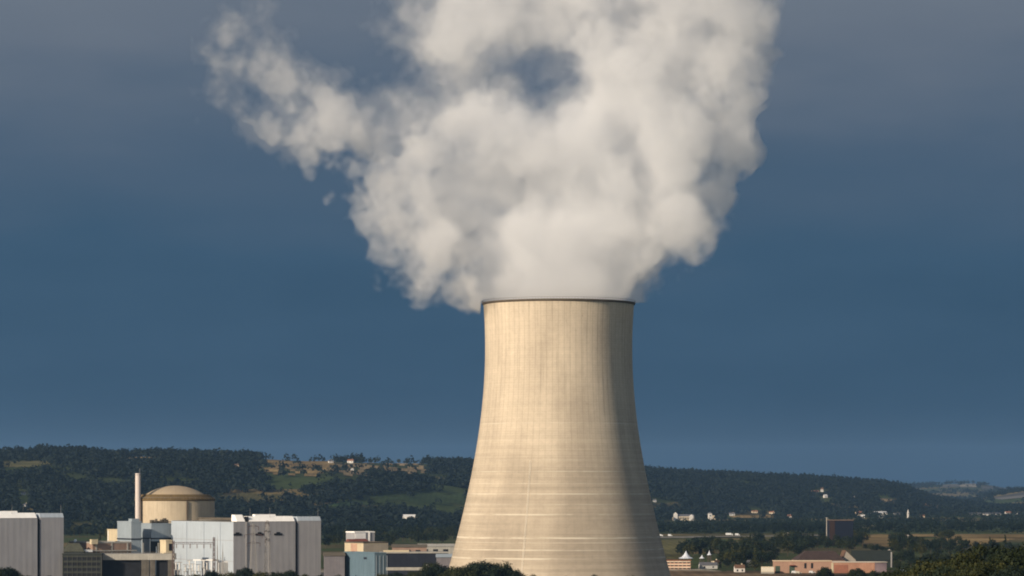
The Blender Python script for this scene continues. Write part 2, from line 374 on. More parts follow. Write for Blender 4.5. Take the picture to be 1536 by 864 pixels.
def cleared(u, d):
    c = np.zeros(u.shape, bool)
    for (a, q) in CLEAR: c |= (np.abs(u - a) < 9) & (d > q - 260) & (d < q + 40)
    return c
# ------------------------------------------------------------------ foliage
def leaf_quads(C, Nrm, size, jit=.9):
    n = len(C)
    nn = Nrm + rng.normal(size=(n, 3)) * jit; nn /= np.linalg.norm(nn, axis=1)[:, None] + 1e-9
    a = np.cross(nn, rng.normal(size=(n, 3))); a /= np.linalg.norm(a, axis=1)[:, None] + 1e-9
    b = np.cross(nn, a)
    s = (size * rng.uniform(.6, 1.35, n))[:, None]
    w = rng.uniform(.55, 1, n)[:, None]
    V = np.stack([C - a * s * .5, C + b * s * .5 * w, C + a * s * .5, C - b * s * .5 * w], 1).reshape(-1, 3)
    F = np.arange(4 * n).reshape(n, 4)
    return V, F
M_leafA = leaf_mat('oak leaves', (.008, .014, .006), (.022, .030, .010), (.060, .057, .016))
M_leafB = leaf_mat('dark leaves', (.005, .011, .008), (.010, .019, .012), (.026, .036, .016))
M_leafC = leaf_mat('hillside leaves', (.0035, .0085, .0075), (.007, .014, .0115), (.016, .023, .013), .25)
M_bark = mat('bark', (.06, .045, .03), coord='Object', scale=1.5)
def make_tree(name, label, cat, h, cr, n, leaf, m, seed, squat=1.0, poplar=False, fine=False):
    g = np.random.default_rng(seed); rnd = random.Random(seed)
    root = thing(name, label, cat)
    tb = MB(); th = h * (.30 if not poplar else .2)
    tb.tube((0, 0, -.6), (0, 0, th), h * .022, h * .017, 8)
    lobes = []
    k = (26 if fine else 11) if not poplar else 7
    for i in range(k):
        if poplar:
            f = i / (k - 1); c = np.array([rnd.uniform(-.2, .2) * cr, rnd.uniform(-.2, .2) * cr, h * (.22 + .68 * f)]); rad = np.array([cr * (.95 - .55 * f)] * 2 + [h * .13])
        else:
            a = 2.4 * i + rnd.uniform(-.4, .4); f = (i + .5) / k
            rho = cr * (.80 if fine else .62) * sqrt(max(0, 1 - (2 * f - .85) ** 2 * .75)) * rnd.uniform(.7, 1.1) if i < k - 1 or fine else cr * .12
            c = np.array([rho * cos(a), rho * sin(a), h * (.36 + .46 * f) * (1 if i else .95)])
            q = rnd.uniform(.34, .52) * (.78 if fine else 1); rad = np.array([cr * q, cr * q * rnd.uniform(.85, 1.1), cr * q * rnd.uniform(.62, .9) * squat])
        lobes.append((c, rad))
        tb.tube((0, 0, th * rnd.uniform(.75, 1)), tuple(c - np.array([0, 0, rad[2] * .3])), h * .009, h * .003, 5)
    vol = np.array([r_[0] * r_[1] for _, r_ in lobes]); cnt = (vol / vol.sum() * n).astype(int)
    Cs, Ns = [], []
    for (c, rad), q in zip(lobes, cnt):
        d = g.normal(size=(q, 3)); d /= np.linalg.norm(d, axis=1)[:, None]
        rr_ = g.uniform(0, 1, q) ** .3
        bumpy = 1 + .20 * np.sin(d[:, 0] * 5 + c[0]) * np.sin(d[:, 1] * 6 + c[1]) + .14 * np.sin(d[:, 2] * 9 + seed) * np.sin(d[:, 0] * 11)
        # sparse holes: drop leaves in some directions
        keep = (np.sin(d[:, 0] * 7 + seed) * np.sin(d[:, 1] * 8 + c[2]) * np.sin(d[:, 2] * 6)) < .42
        p = c + d * rad * (rr_ * bumpy)[:, None]
        Cs.append(p[keep]); Ns.append(d[keep])
    C = np.vstack(Cs); D = np.vstack(Ns)
    V, F = leaf_quads(C, D * (2.0 if fine else 1.3) + np.array([0, 0, .25]), leaf, .75)
    tb.build('trunk', M_bark, root)
    np_mesh('crown', V, F, [m], root)
    return root

# ------------------------------------------------------------------ hillside woods: one far mass
def in_fields(u, d):
    c = np.zeros(u.shape, bool)
    for p in FIELD_POLYS:
        for q in (0, 70, 140, 200): c |= inpoly(u, d + q, p)
    return c
def woods(name, n, ulo, uhi, dfun, size, label, leaf, quads=26, m=None, density=None):
    u = rng.uniform(ulo, uhi, n); f = rng.uniform(0, 1, n)
    d = dfun(u, f)
    x = (u - CX) / FPX * d
    k = (~in_fields(u, d) | (rng.random(n) < .035)) & ~cleared(u, d)
    if density is not None: k &= density(x, d, u)
    u, d, x = u[k], d[k], x[k]; n = len(u)
    z = height(x, d)
    R = size * rng.uniform(.55, 1.25, n)
    Hh = R * rng.uniform(1.2, 2.0, n)
    q = quads
    dr = rng.normal(size=(n, q, 3)); dr[..., 2] = np.abs(dr[..., 2]) * 1.0 - .25; dr /= np.linalg.norm(dr, axis=2)[..., None]
    rad = rng.uniform(.7, 1.05, (n, q, 1)) * (1 + .2 * np.sin(dr[..., :1] * 5 + u[:, None, None]))
    C = np.stack([x, d, z + Hh * .45], -1)[:, None, :] + dr * rad * np.stack([R, R, Hh * .6], -1)[:, None, :]
    S = np.repeat(R * leaf, q)
    Vv, F = leaf_quads(C.reshape(-1, 3), (dr * 1.5 + np.array([0, 0, .3])).reshape(-1, 3), S, .5)
    o = np_mesh(name, Vv, F, [m or M_leafC])
    return tag(o, label, 'woods', kind='stuff')
def hill_d(u, f):
    F = np.interp(u, FOOT_X, FOOT_D); R = np.interp(u, FOOT_X, RDG_D)
    return F - 150 + f ** .8 * (R - F + 380)
def hill_density(x, d, u):
    w = wob(x, d, 420, 6) + .6 * wob(x, d, 170, 7)
    return w > -.62
woods('woods', 33000, -160, 1640, hill_d, 8.2, 'dark woods covering the hills along the skyline', .62, density=hill_density)
woods('far_woods', 5000, 1330, 1640, lambda u, f: 9700 + f * 7600, 9, 'blue hazy woods on the farthest hills at right', .7, quads=16, density=lambda x, d, u: wob(x, d, 900, 8) > -.3)
# hedgerow mass on the far side of the plain
def plain_density(x, d, u):
    return (np.abs(wob(x, d, 800, 9)) < .34) | (wob(x, d, 300, 10) > .45)
woods('hedgerow_woods', 12000, -120, 1640, lambda u, f: 4300 + f * (np.interp(u, FOOT_X, FOOT_D) - 4100), 5.2, 'hedgerows and copses at the foot of the hills', .5, quads=26, m=M_leafB, density=plain_density)

# ------------------------------------------------------------------ cooling tower
TD = 2000.; TX = X(838, TD)
def tower_r(z):
    y = HY + (CZ - z) * FPX / TD
    return 110.3 * sqrt(1 + ((y - 522) / 297.) ** 2) * TD / FPX
TOP = Z(455.5, TD)
tm = bpy.data.materials.new('weathered shell concrete'); tm.use_nodes = True
t = tm.node_tree; N = t.nodes; L = t.links.new
b = N['Principled BSDF']; b.inputs['Roughness'].default_value = .9; b.inputs['Specular IOR Level'].default_value = .12
tc = N.new('ShaderNodeTexCoord'); sp = N.new('ShaderNodeSeparateXYZ'); L(tc.outputs['UV'], sp.inputs[0])
def M_(op, a, b_=None, c=None):
    n = N.new('ShaderNodeMath'); n.operation = op
    for i, q in enumerate((a, b_, c)):
        if q is None: continue
        if isinstance(q, (int, float)): n.inputs[i].default_value = q
        else: L(q, n.inputs[i])
    return n.outputs[0]
def MR_(a, f0, f1, t0, t1, sm=True):
    n = N.new('ShaderNodeMapRange'); n.interpolation_type = 'SMOOTHSTEP' if sm else 'LINEAR'
    L(a, n.inputs[0])
    for i, q in enumerate((f0, f1, t0, t1)): n.inputs[i + 1].default_value = q
    return n.outputs[0]
def NZ_(sx, sy, detail=5, rough=.6, off=0.):
    mp = N.new('ShaderNodeMapping'); mp.inputs['Scale'].default_value = (sx, sy, 1); mp.inputs['Location'].default_value = (off, off * .7, 0); L(tc.outputs['UV'], mp.inputs[0])
    n = N.new('ShaderNodeTexNoise'); n.inputs['Scale'].default_value = 1; n.inputs['Detail'].default_value = detail; n.inputs['Roughness'].default_value = rough; L(mp.outputs[0], n.inputs['Vector'])
    return n.outputs[0]
U, Vz = sp.outputs[0], sp.outputs[1]
broad = M_('MULTIPLY', MR_(NZ_(.02, .02), .3, .7, .92, 1.07), MR_(NZ_(.35, .35, 6, .75, 13.), .3, .7, .93, 1.05))
streak = MR_(NZ_(.55, .018, 4, .6, 3.), .5, .75, 0, 1)            # rain runs down from the lip
high = MR_(Vz, 60, 165, .15, 1)
streak = M_('SUBTRACT', 1.0, M_('MULTIPLY', M_('MULTIPLY', streak, high), .26))
spots = MR_(NZ_(.5, .11, 3, .6, 9.), .66, .78, 0, 1)
spots = M_('SUBTRACT', 1.0, M_('MULTIPLY', M_('MULTIPLY', spots, high), .45))
# formwork: lifts every 1.5 m and panel joints every 3.6 m
lift = MR_(M_('PINGPONG', Vz, .75), .0, .16, .88, 1.0)
panel = M_('SUBTRACT', 1.0, M_('MULTIPLY', MR_(M_('PINGPONG', U, 1.8), .0, .45, .17, 0), MR_(Vz, 45, 130, .25, 1)))
lowband = MR_(NZ_(.004, .22, 4, .75, 21.), .35, .65, .87, 1.06)       # lifts poured in different weather
lowmix = MR_(Vz, 70, 125, 1, .25)
lowband = M_('ADD', M_('MULTIPLY', lowband, lowmix), M_('SUBTRACT', 1.0, lowmix))
fac = M_('MULTIPLY', M_('MULTIPLY', M_('MULTIPLY', broad, streak), M_('MULTIPLY', spots, lift)), M_('MULTIPLY', panel, lowband))
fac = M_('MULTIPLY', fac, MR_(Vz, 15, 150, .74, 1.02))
# pale lime lines where lifts leaked
lines = None
for yy, wdt, amp in [(634, .45, .5), (660, .3, .25), (707, .5, .55), (725, .4, .4), (741, .5, .65), (757, .35, .45), (772, .5, .75), (807, .6, .95), (814, .3, .5), (825, .45, .8), (838, .5, .8), (690, .3, .25), (575, .3, .2)]:
    z = CZ - (yy - HY) * 1945 / FPX
    q = M_('MULTIPLY', M_('SUBTRACT', 1.0, MR_(M_('ABSOLUTE', M_('SUBTRACT', Vz, z)), wdt * .4, wdt * 1.2, 0, 1)), amp)
    lines = q if lines is None else M_('MAXIMUM', lines, q)
lines = M_('MULTIPLY', lines, MR_(NZ_(.05, .3, 4, .7, 33.), .36, .62, .1, 1))
base = N.new('ShaderNodeMix'); base.data_type = 'RGBA'; base.inputs[6].default_value = (.53, .448, .342, 1); base.inputs[7].default_value = (.43, .362, .278, 1)
L(MR_(NZ_(.06, .012, 5, .6, 50.), .35, .7, 0, 1), base.inputs[0])
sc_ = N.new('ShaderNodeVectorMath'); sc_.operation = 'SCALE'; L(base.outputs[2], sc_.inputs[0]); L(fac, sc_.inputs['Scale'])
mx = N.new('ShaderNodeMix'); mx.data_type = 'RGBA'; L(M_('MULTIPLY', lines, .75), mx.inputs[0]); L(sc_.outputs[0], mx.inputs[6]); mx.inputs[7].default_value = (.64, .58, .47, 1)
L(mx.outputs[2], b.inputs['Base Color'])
bp = N.new('ShaderNodeBump'); bp.inputs['Strength'].default_value = .35; bp.inputs['Distance'].default_value = .25
L(M_('ADD', lift, M_('MULTIPLY', panel, 2.)), bp.inputs['Height']); L(bp.outputs[0], b.inputs['Normal'])
M_rim = mat('rim dark metal', (.085, .065, .045), coord='Object', rough=.8)
M_white = mat('white paint', (.74, .72, .68), var=.06, scale=.2, streak=.08)
tower = thing('cooling_tower', 'huge beige concrete cooling tower with flared base, steaming', 'cooling tower', (TX, TD, 0))
mb = MB()
zs = np.linspace(0, TOP, 110)
prof = [(tower_r(z), z) for z in zs]
nseg = 220
for i in range(nseg):
    t0, t1 = 2 * pi * i / nseg, 2 * pi * (i + 1) / nseg
    for (r0, z0), (r1, z1) in zip(prof, prof[1:]):
        a = (r0 * cos(t0), r0 * sin(t0), z0); b2 = (r0 * cos(t1), r0 * sin(t1), z0); c = (r1 * cos(t1), r1 * sin(t1), z1); d = (r1 * cos(t0), r1 * sin(t0), z1)
        mb.quad(a, b2, c, d, [(t0 * 46, z0), (t1 * 46, z0), (t1 * 46, z1), (t0 * 46, z1)])
    for (r0, z0), (r1, z1) in zip(prof[::6], prof[6::6]):
        r0 -= .9; r1 -= .9
        a = (r0 * cos(t0), r0 * sin(t0), z0); b2 = (r0 * cos(t1), r0 * sin(t1), z0); c = (r1 * cos(t1), r1 * sin(t1), z1); d = (r1 * cos(t0), r1 * sin(t0), z1)
        mb.quad(b2, a, d, c, [(t0 * 46, z0), (t1 * 46, z0), (t1 * 46, z1), (t0 * 46, z1)])
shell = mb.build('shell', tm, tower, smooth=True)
rt = tower_r(TOP)
mb = MB(); mb.lathe([(rt - 1.2, TOP - .3), (rt + .1, TOP - .9), (rt + .8, TOP - .6), (rt + .8, TOP + .4), (rt - 1.0, TOP + .4), (rt - 1.2, TOP - .3)], 160)
mb.build('rim', M_rim, tower)
mb = MB()
for i in range(0, 160):
    t0 = 2 * pi * i / 160; mb.tube(((rt + .8) * cos(t0), (rt + .8) * sin(t0), TOP + .45), ((rt + .8) * cos(t0), (rt + .8) * sin(t0), TOP + 1.5), .05, n=4)
mb.lathe([(rt + .75, TOP + 1.5), (rt + .85, TOP + 1.5), (rt + .85, TOP + 1.6), (rt + .75, TOP + 1.6), (rt + .75, TOP + 1.5)], 120)
mb.build('railing', M_rim, tower)
mb = MB(); ta = -pi / 2 - .345
zl = np.linspace(2, Z(690, 1945), 40)
for z0, z1 in zip(zl, zl[1:]):
    r0, r1 = tower_r(z0) + .12, tower_r(z1) + .12
    for s in (-.4, .4):
        px_, py_ = -sin(ta) * s, cos(ta) * s
        mb.tube((r0 * cos(ta) + px_, r0 * sin(ta) + py_, z0), (r1 * cos(ta) + px_, r1 * sin(ta) + py_, z1), .09, n=4)
    for q in range(5):
        f = q / 5; r_ = r0 + (r1 - r0) * f; z_ = z0 + (z1 - z0) * f
        mb.tube((r_ * cos(ta) + sin(ta) * .4, r_ * sin(ta) - cos(ta) * .4, z_), (r_ * cos(ta) - sin(ta) * .4, r_ * sin(ta) + cos(ta) * .4, z_), .05, n=4)
mb.build('ladder', mat('weathered ladder paint', (.72, .65, .54), coord='Object'), tower)

# ------------------------------------------------------------------ steam: nested closed shells of thin droplets
def vol_mat(name, dens, col=(.94, .945, .955), g=.15):
    m = bpy.data.materials.new(name); m.use_nodes = True; t = m.node_tree; t.nodes.clear()
    o = t.nodes.new('ShaderNodeOutputMaterial'); v = t.nodes.new('ShaderNodeVolumePrincipled')
    v.inputs['Color'].default_value = (*col, 1); v.inputs['Density'].default_value = dens; v.inputs['Anisotropy'].default_value = g
    t.links.new(v.outputs[0], o.inputs['Volume'])
    return m
VS = 1.25                                                             # voxel, metres
ox, oy, oz = X(285, TD), TD - 105., TOP - 24
nx, ny, nzv = int((X(1185, TD) - ox) / VS), int(210 / VS), int((Z(-75, TD) - oz) / VS)
def fast(n):
    while True:
        k = n
        for p in (2, 3, 5):
            while k % p == 0: k //= p
        if k == 1: return n
        n += 1
_fs = tuple(fast(q) for q in (nx, ny, nzv))
_kk = np.sqrt((np.fft.fftfreq(_fs[0], VS)[:, None, None] ** 2 + np.fft.fftfreq(_fs[1], VS)[None, :, None] ** 2 + np.fft.rfftfreq(_fs[2], VS)[None, None, :] ** 2)).astype(np.float32)
def vnoise(shape, cell, seed):
    """isotropic band of noise about the given cell size, mean .5"""
    g = np.random.default_rng(seed); k0 = 1 / (2.3 * cell)
    w = np.exp(-.5 * ((_kk - k0) / (.38 * k0)) ** 2).astype(np.float32)
    sp_ = (g.standard_normal(_kk.shape, np.float32) + 1j * g.standard_normal(_kk.shape, np.float32)) * w
    f = np.fft.irfftn(sp_, s=_fs).astype(np.float32)[:nx, :ny, :nzv]
    return .5 + .2 * f / f.std()
shape = (nx, ny, nzv)
gx = (ox + np.arange(nx) * VS).astype(np.float32)[:, None, None]; gy = (oy + np.arange(ny) * VS).astype(np.float32)[None, :, None]; gzz = (oz + np.arange(nzv) * VS).astype(np.float32)[None, None, :]
# warp the sampling point so billows curl
wx = sum(a * (vnoise(shape, c, s) - .5) for a, c, s in ((24, 40, 1), (12, 15, 2), (6, 6, 7)))
wy = sum(a * (vnoise(shape, c, s) - .5) for a, c, s in ((22, 38, 3), (9, 15, 4)))
wz = sum(a * (vnoise(shape, c, s) - .5) for a, c, s in ((22, 40, 5), (12, 15, 6), (6, 6, 8)))
# x, y (photo), radius px, depth offset px, weight
BL = [(840, 470, 98, 0, 1), (840, 430, 105, 0, 1), (790, 400, 90, 10, 1), (890, 400, 90, -10, 1), (946, 402, 40, -80, 1), (728, 432, 30, 0, .8), (708, 443, 16, -10, .75),
      (655, 368, 52, -60, 1), (604, 376, 36, -50, .9), (650, 396, 30, -70, .9), (686, 414, 24, -60, .9), (590, 330, 46, 0, .8), (570, 290, 40, 10, .75), (660, 330, 80, 20, .95), (740, 340, 90, 0, 1), (830, 330, 120, 0, 1), (920, 340, 95, 0, 1),
      (1000, 340, 64, -70, 1), (1046, 328, 38, -40, .95), (1040, 285, 46, 0, 1), (970, 270, 100, 10, 1), (880, 250, 90, 0, 1), (1030, 230, 66, 0, .95), (1000, 170, 110, 0, 1), (1080, 190, 50, 20, .85), (1100, 120, 58, 0, .9),
      (1120, 70, 45, 10, .8), (1050, 60, 95, -10, 1), (960, 80, 95, 10, 1), (970, -10, 110, 0, 1), (1060, -30, 90, 0, .9), (880, 10, 70, 0, .85), (915, 130, 54, 10, .9), (860, 60, 44, 20, .6),
      (700, 40, 66, 0, .95), (755, 60, 48, 10, .85), (650, 55, 42, -10, .8), (720, -20, 80, 0, .9), (800, -25, 70, 10, .75), (600, 18, 30, 0, .4),
      (650, 125, 34, 0, .5), (700, 120, 30, 10, .42), (620, 160, 32, 0, .5), (700, 165, 30, 15, .42),
      (715, 212, 56, -50, 1), (655, 235, 46, -40, .9), (775, 228, 52, -50, 1), (820, 225, 56, 0, .95), (855, 190, 46, 0, .85), (680, 280, 70, 10, .95), (610, 250, 50, 0, .8), (560, 240, 44, 0, .68), (535, 270, 30, 0, .6), (575, 200, 32, 0, .55),
      (515, 230, 46, 0, .56), (482, 185, 42, 0, .46), (500, 150, 26, 0, .22), (455, 205, 36, 0, .46), (435, 155, 40, 0, .42), (402, 120, 40, 0, .38), (374, 95, 42, 0, .42), (345, 66, 34, 0, .55), (362, 36, 26, 0, .42), (385, 150, 38, 0, .34), (505, 258, 34, 0, .55), (530, 300, 32, 0, .7), (472, 228, 34, 0, .5), (425, 185, 32, 0, .42), (840, 130, 36, 20, .42), (785, 150, 32, 20, .4), (870, 110, 30, 10, .4), (640, 95, 36, 10, .18)]
# crisp puffs on the rim of the column
PUFF = [(575, 345, 42, -30), (594, 378, 36, -40), (636, 400, 38, -60), (668, 412, 32, -60), (694, 436, 28, -50), (553, 300, 24, -10), (630, 350, 30, -75), (1046, 345, 38, -50), (1070, 290, 26, -20), (990, 372, 28, -60), (950, 408, 36, -95), (905, 380, 40, -105), (850, 360, 38, -110),
        (1000, 300, 44, -85), (690, 215, 34, -60), (740, 200, 34, -60), (800, 235, 32, -70), (1075, 215, 26, -20), (1130, 110, 32, -20), (1110, 160, 26, -10), (1020, 230, 40, -80), (950, 200, 36, -90), (870, 210, 30, -70), (680, 60, 34, -50), (740, 50, 36, -50), (1060, 120, 44, -80), (980, 110, 40, -90)]
BL = [(x, y, r * .8, d, w) for (x, y, r, d) in PUFF for w in (1.,)] + BL
T = np.ones(shape, np.float32); T2 = np.ones(shape, np.float32)
for (bx, by, br, bd, w) in BL:
    c = (X(bx, TD), TD + bd / 2.4, Z(by, TD)); R = br / 2.4 * 1.42; Rv = br / 2.4 * 1.42 + 17
    sl = []
    for lo, n_, cc in ((ox, nx, c[0]), (oy, ny, c[1]), (oz, nzv, c[2])):
        a = max(0, int((cc - Rv - 18 - lo) / VS)); b2 = min(n_, int((cc + Rv + 18 - lo) / VS) + 1); sl.append(slice(a, max(a, b2)))
    s3 = tuple(sl)
    ex = gx[s3[0]] + wx[s3] - c[0]; ey = (gy[:, s3[1]] + wy[s3] - c[1]); ez = gzz[:, :, s3[2]] + wz[s3] - c[2]
    d2 = ex * ex + ey * ey + ez * ez
    if by < 265 and bx < 900:                                                     # thin veil drifting round the upper plume
        q = np.clip(1 - d2 / (Rv * Rv), 0, 1); T2[s3] *= 1 - min(1, w * 1.1) * .55 * q * q
    q = np.clip(1 - d2 / (R * R), 0, 1)
    T[s3] *= 1 - w * q * q * (3 - 2 * q) * .97
# shaded gullies between the billows, and veils thin enough to see through
CARVE = [(732, 410, 38, -95, .92), (724, 350, 44, -90, .92), (735, 295, 46, -95, .92), (800, 285, 46, -100, .9), (860, 290, 40, -105, .8), (690, 300, 34, -95, .8), (600, 205, 34, -20, .8), (545, 215, 26, -20, .6), (690, 300, 30, -70, .6),
         (920, 210, 44, -90, .7), (985, 250, 34, -90, .6), (1045, 175, 36, -60, .6), (1000, 100, 46, -100, .55), (905, 400, 26, -110, .6), (1060, 250, 26, -20, .7), (795, 165, 34, 0, .75), (868, 142, 26, 0, .6), (700, 128, 36, 0, .5), (618, 150, 36, 0, .4), (655, 150, 26, 0, .5), (668, 420, 14, -60, .6), (622, 415, 12, -40, .6), (575, 350, 14, -20, .5), (925, 420, 16, -80, .8), (1022, 410, 30, -10, .95), (988, 446, 26, -10, .95), (615, 456, 30, -30, .9), (572, 446, 54, -10, .97), (530, 365, 28, 0, .9), (508, 312, 26, 0, .95), (525, 340, 20, -10, .8), (640, 470, 38, -30, .95), (825, 172, 30, 0, .6), (570, 165, 30, 0, .5), (1085, 250, 22, 0, .7), (640, 200, 24, -40, .6), (930, 40, 40, -90, .6), (690, 80, 26, -40, .55), (825, 100, 34, -10, .7), (760, 100, 26, 10, .6), (1090, 160, 28, -50, .5), (960, 320, 30, -110, .5)]
K = np.ones(shape, np.float32)
for (bx, by, br, bd, w) in CARVE:
    R_ = br / 2.4 * 1.5
    ex = gx + wx * 1.3 - X(bx, TD); ey = gy + wy * 1.3 - TD - bd / 2.4; ez = gzz + wz * 1.3 - Z(by, TD)
    q = np.clip(1 - (ex * ex + ey * ey * .5 + ez * ez) / (R_ * R_), 0, 1); K *= 1 - w * q * (2 - q)
Fd = (1 - T) * K
fb = sum(a * (np.abs(2 * vnoise(shape, c, s) - 1) - .41) for a, c, s in ((.60, 44, 21), (.50, 22, 22), (.36, 11, 23), (.26, 5.5, 24)))
fb += sum(a * (vnoise(shape, c, s) - .5) for a, c, s in ((.35, 32, 31), (.26, 6, 33), (.18, 2.9, 32)))
Fv = (1 - T2) + .8 * fb * np.where(T2 < .98, 1, 0)
Fv = Fv - .8 * np.clip((Z(190, TD) - gzz) / (Z(190, TD) - Z(300, TD)), 0, 1)
Fv[0] = Fv[-1] = -1; Fv[:, 0] = Fv[:, -1] = -1; Fv[:, :, 0] = Fv[:, :, -1] = -1
# above the lip the gas is thick, so the tatters grow with height
Fd = Fd - .08 * np.clip((X(540, TD) - gx) / 40, 0, 1)
amp = np.where(np.abs(gx - TX) < rt, np.clip((gzz - TOP) / 55, .45, 1.15), 1.15) * np.clip(1 + (X(640, TD) - gx) / 110, 1, 1.35)
Fd = Fd + fb * amp * np.where(Fd > .02, 1, 0)
rad2 = (gx - TX) ** 2 + (gy - TD) ** 2
Fd = Fd - np.clip((Z(459, TD) - gzz) / 7, 0, 1) * (rad2 > (rt - 2) ** 2)
low = (gzz < TOP + 1.2) & (rad2 > (rt - 2.5) ** 2) & ((gx > TX - rt - 1.5))
Fd = np.where(low, -1, Fd)
Fd[0] = Fd[-1] = -1; Fd[:, 0] = Fd[:, -1] = -1; Fd[:, :, 0] = Fd[:, :, -1] = -1
def surface_nets(g, lv):
    ins = g > lv; nx, ny, nz_ = g.shape
    s = np.zeros((nx - 1, ny - 1, nz_ - 1), np.int8)
    for i in (0, 1):
        for j in (0, 1):
            for k in (0, 1): s += ins[i:nx - 1 + i, j:ny - 1 + j, k:nz_ - 1 + k]
    mix = (s > 0) & (s < 8); ii, jj, kk = np.nonzero(mix)
    idx = -np.ones(mix.shape, np.int32); idx[mix] = np.arange(len(ii))
    acc = np.zeros((len(ii), 3)); cnt = np.zeros(len(ii))
    cor = [(a, b, c) for a in (0, 1) for b in (0, 1) for c in (0, 1)]
    for a in cor:
        for b in cor:
            if sum(abs(p - q) for p, q in zip(a, b)) == 1 and a < b:
                va = g[ii + a[0], jj + a[1], kk + a[2]]; vb = g[ii + b[0], jj + b[1], kk + b[2]]
                cr = (va > lv) != (vb > lv); tt = np.where(cr, (lv - va) / np.where(cr, vb - va, 1), 0)
                for d in range(3): acc[:, d] += np.where(cr, a[d] + (b[d] - a[d]) * tt, 0)
                cnt += cr
    acc /= cnt[:, None]
    V = np.stack([ox + (ii + acc[:, 0]) * VS, oy + (jj + acc[:, 1]) * VS, oz + (kk + acc[:, 2]) * VS], -1)
    Fs = []
    for ax in range(3):
        lo = [slice(None)] * 3; hi = [slice(None)] * 3; lo[ax] = slice(0, -1); hi[ax] = slice(1, None)
        a = ins[tuple(lo)]; b = ins[tuple(hi)]
        e = np.argwhere(a != b); fl = a[tuple(e.T)]
        o1, o2 = [(1, 2), (2, 0), (0, 1)][ax]
        ok = (e[:, o1] > 0) & (e[:, o2] > 0); e = e[ok]; fl = fl[ok]
        def cell(d1, d2):
            c = e.copy(); c[:, o1] += d1; c[:, o2] += d2; return idx[tuple(c.T)]
        q = np.stack([cell(-1, -1), cell(0, -1), cell(0, 0), cell(-1, 0)], -1)
        q[~fl] = q[~fl][:, ::-1]; Fs.append(q)
    return V, np.vstack(Fs)
SHELLS = [(.04, .0018), (.13, .0034), (.23, .0058), (.34, .009), (.46, .015)]
VEIL = [(.11, .003), (.26, .005)]
# each denser shell lies inside the thinner one, and the droplets add up
steam = None
for i, (F3, lv, dn) in enumerate([(Fd, *q) for q in SHELLS] + [(Fv, *q) for q in VEIL]):
    v, f = surface_nets(F3, lv)
    o = np_mesh('steam_plume' if steam is None else 'steam_billow' if i < len(SHELLS) else 'steam_veil', v, f, [vol_mat('steam %d' % i, dn)], steam)
    if steam is None: steam = tag(o, 'billowing white steam rising from the cooling tower', 'steam', kind='stuff')
    else: o['kind'] = 'stuff'
del T, T2, Fv, Fd, fb, wx, wy, wz, rad2, low

# ------------------------------------------------------------------ power plant buildings
C30, S30 = cos(RAD(30)), sin(RAD(30)); R30 = RAD(30)
def sR(px0, d, px):
    k = (px - CX) / FPX; return (k * d - X(px0, d)) / (C30 - S30 * k)
def sL(px0, d, px):
    k = (px - CX) / FPX; return (X(px0, d) - k * d) / (S30 + C30 * k)
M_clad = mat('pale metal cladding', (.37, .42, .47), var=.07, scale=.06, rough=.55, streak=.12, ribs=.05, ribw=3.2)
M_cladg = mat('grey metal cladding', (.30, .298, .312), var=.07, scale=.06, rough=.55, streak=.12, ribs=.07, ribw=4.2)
M_trim = mat('white roof trim', (.82, .81, .78), var=.08, scale=.15)
M_dark = mat('dark opening', (.012, .013, .016), var=.3, scale=.3)
M_roof = mat('flat roof felt', (.10, .085, .065), var=.25, scale=.1, rough=.95)
M_conc = mat('bare concrete', (.33, .315, .28), var=.14, scale=.15, streak=.2)
M_reac = mat('reactor concrete', (.46, .385, .28), var=.10, scale=.09, streak=.18)
M_cornice = mat('brown cornice', (.13, .088, .038), var=.2, scale=.2, streak=.25)
M_dome = mat('dome concrete', (.34, .27, .185), var=.10, scale=.1, streak=.1)
M_cream = mat('cream render', (.52, .44, .30), var=.08, scale=.2, streak=.12)
M_pinkw = mat('pinkish brown wall', (.25, .17, .13), var=.15, scale=.2, streak=.1)
M_blue = mat('blue metal cladding', (.10, .152, .19), var=.10, scale=.1, rough=.5, streak=.15, ribs=.05, ribw=4.)
M_bluegrey = mat('blue grey panels', (.27, .315, .35), var=.08, scale=.1, rough=.55, streak=.12)
M_slate = mat('dark slate blue cladding', (.016, .019, .028), var=.2, scale=.1, rough=.6)
M_steel = mat('galvanised steel', (.26, .25, .24), var=.2, scale=.6, coord='Object', rough=.6)
M_dsteel = mat('dark red oxide steel', (.09, .06, .055), var=.25, scale=.6, coord='Object', rough=.7)
M_porc = mat('white porcelain', (.72, .70, .66), var=.05, coord='Object', rough=.3)
M_red = mat('red brick trim', (.15, .045, .03), var=.2, scale=.4)

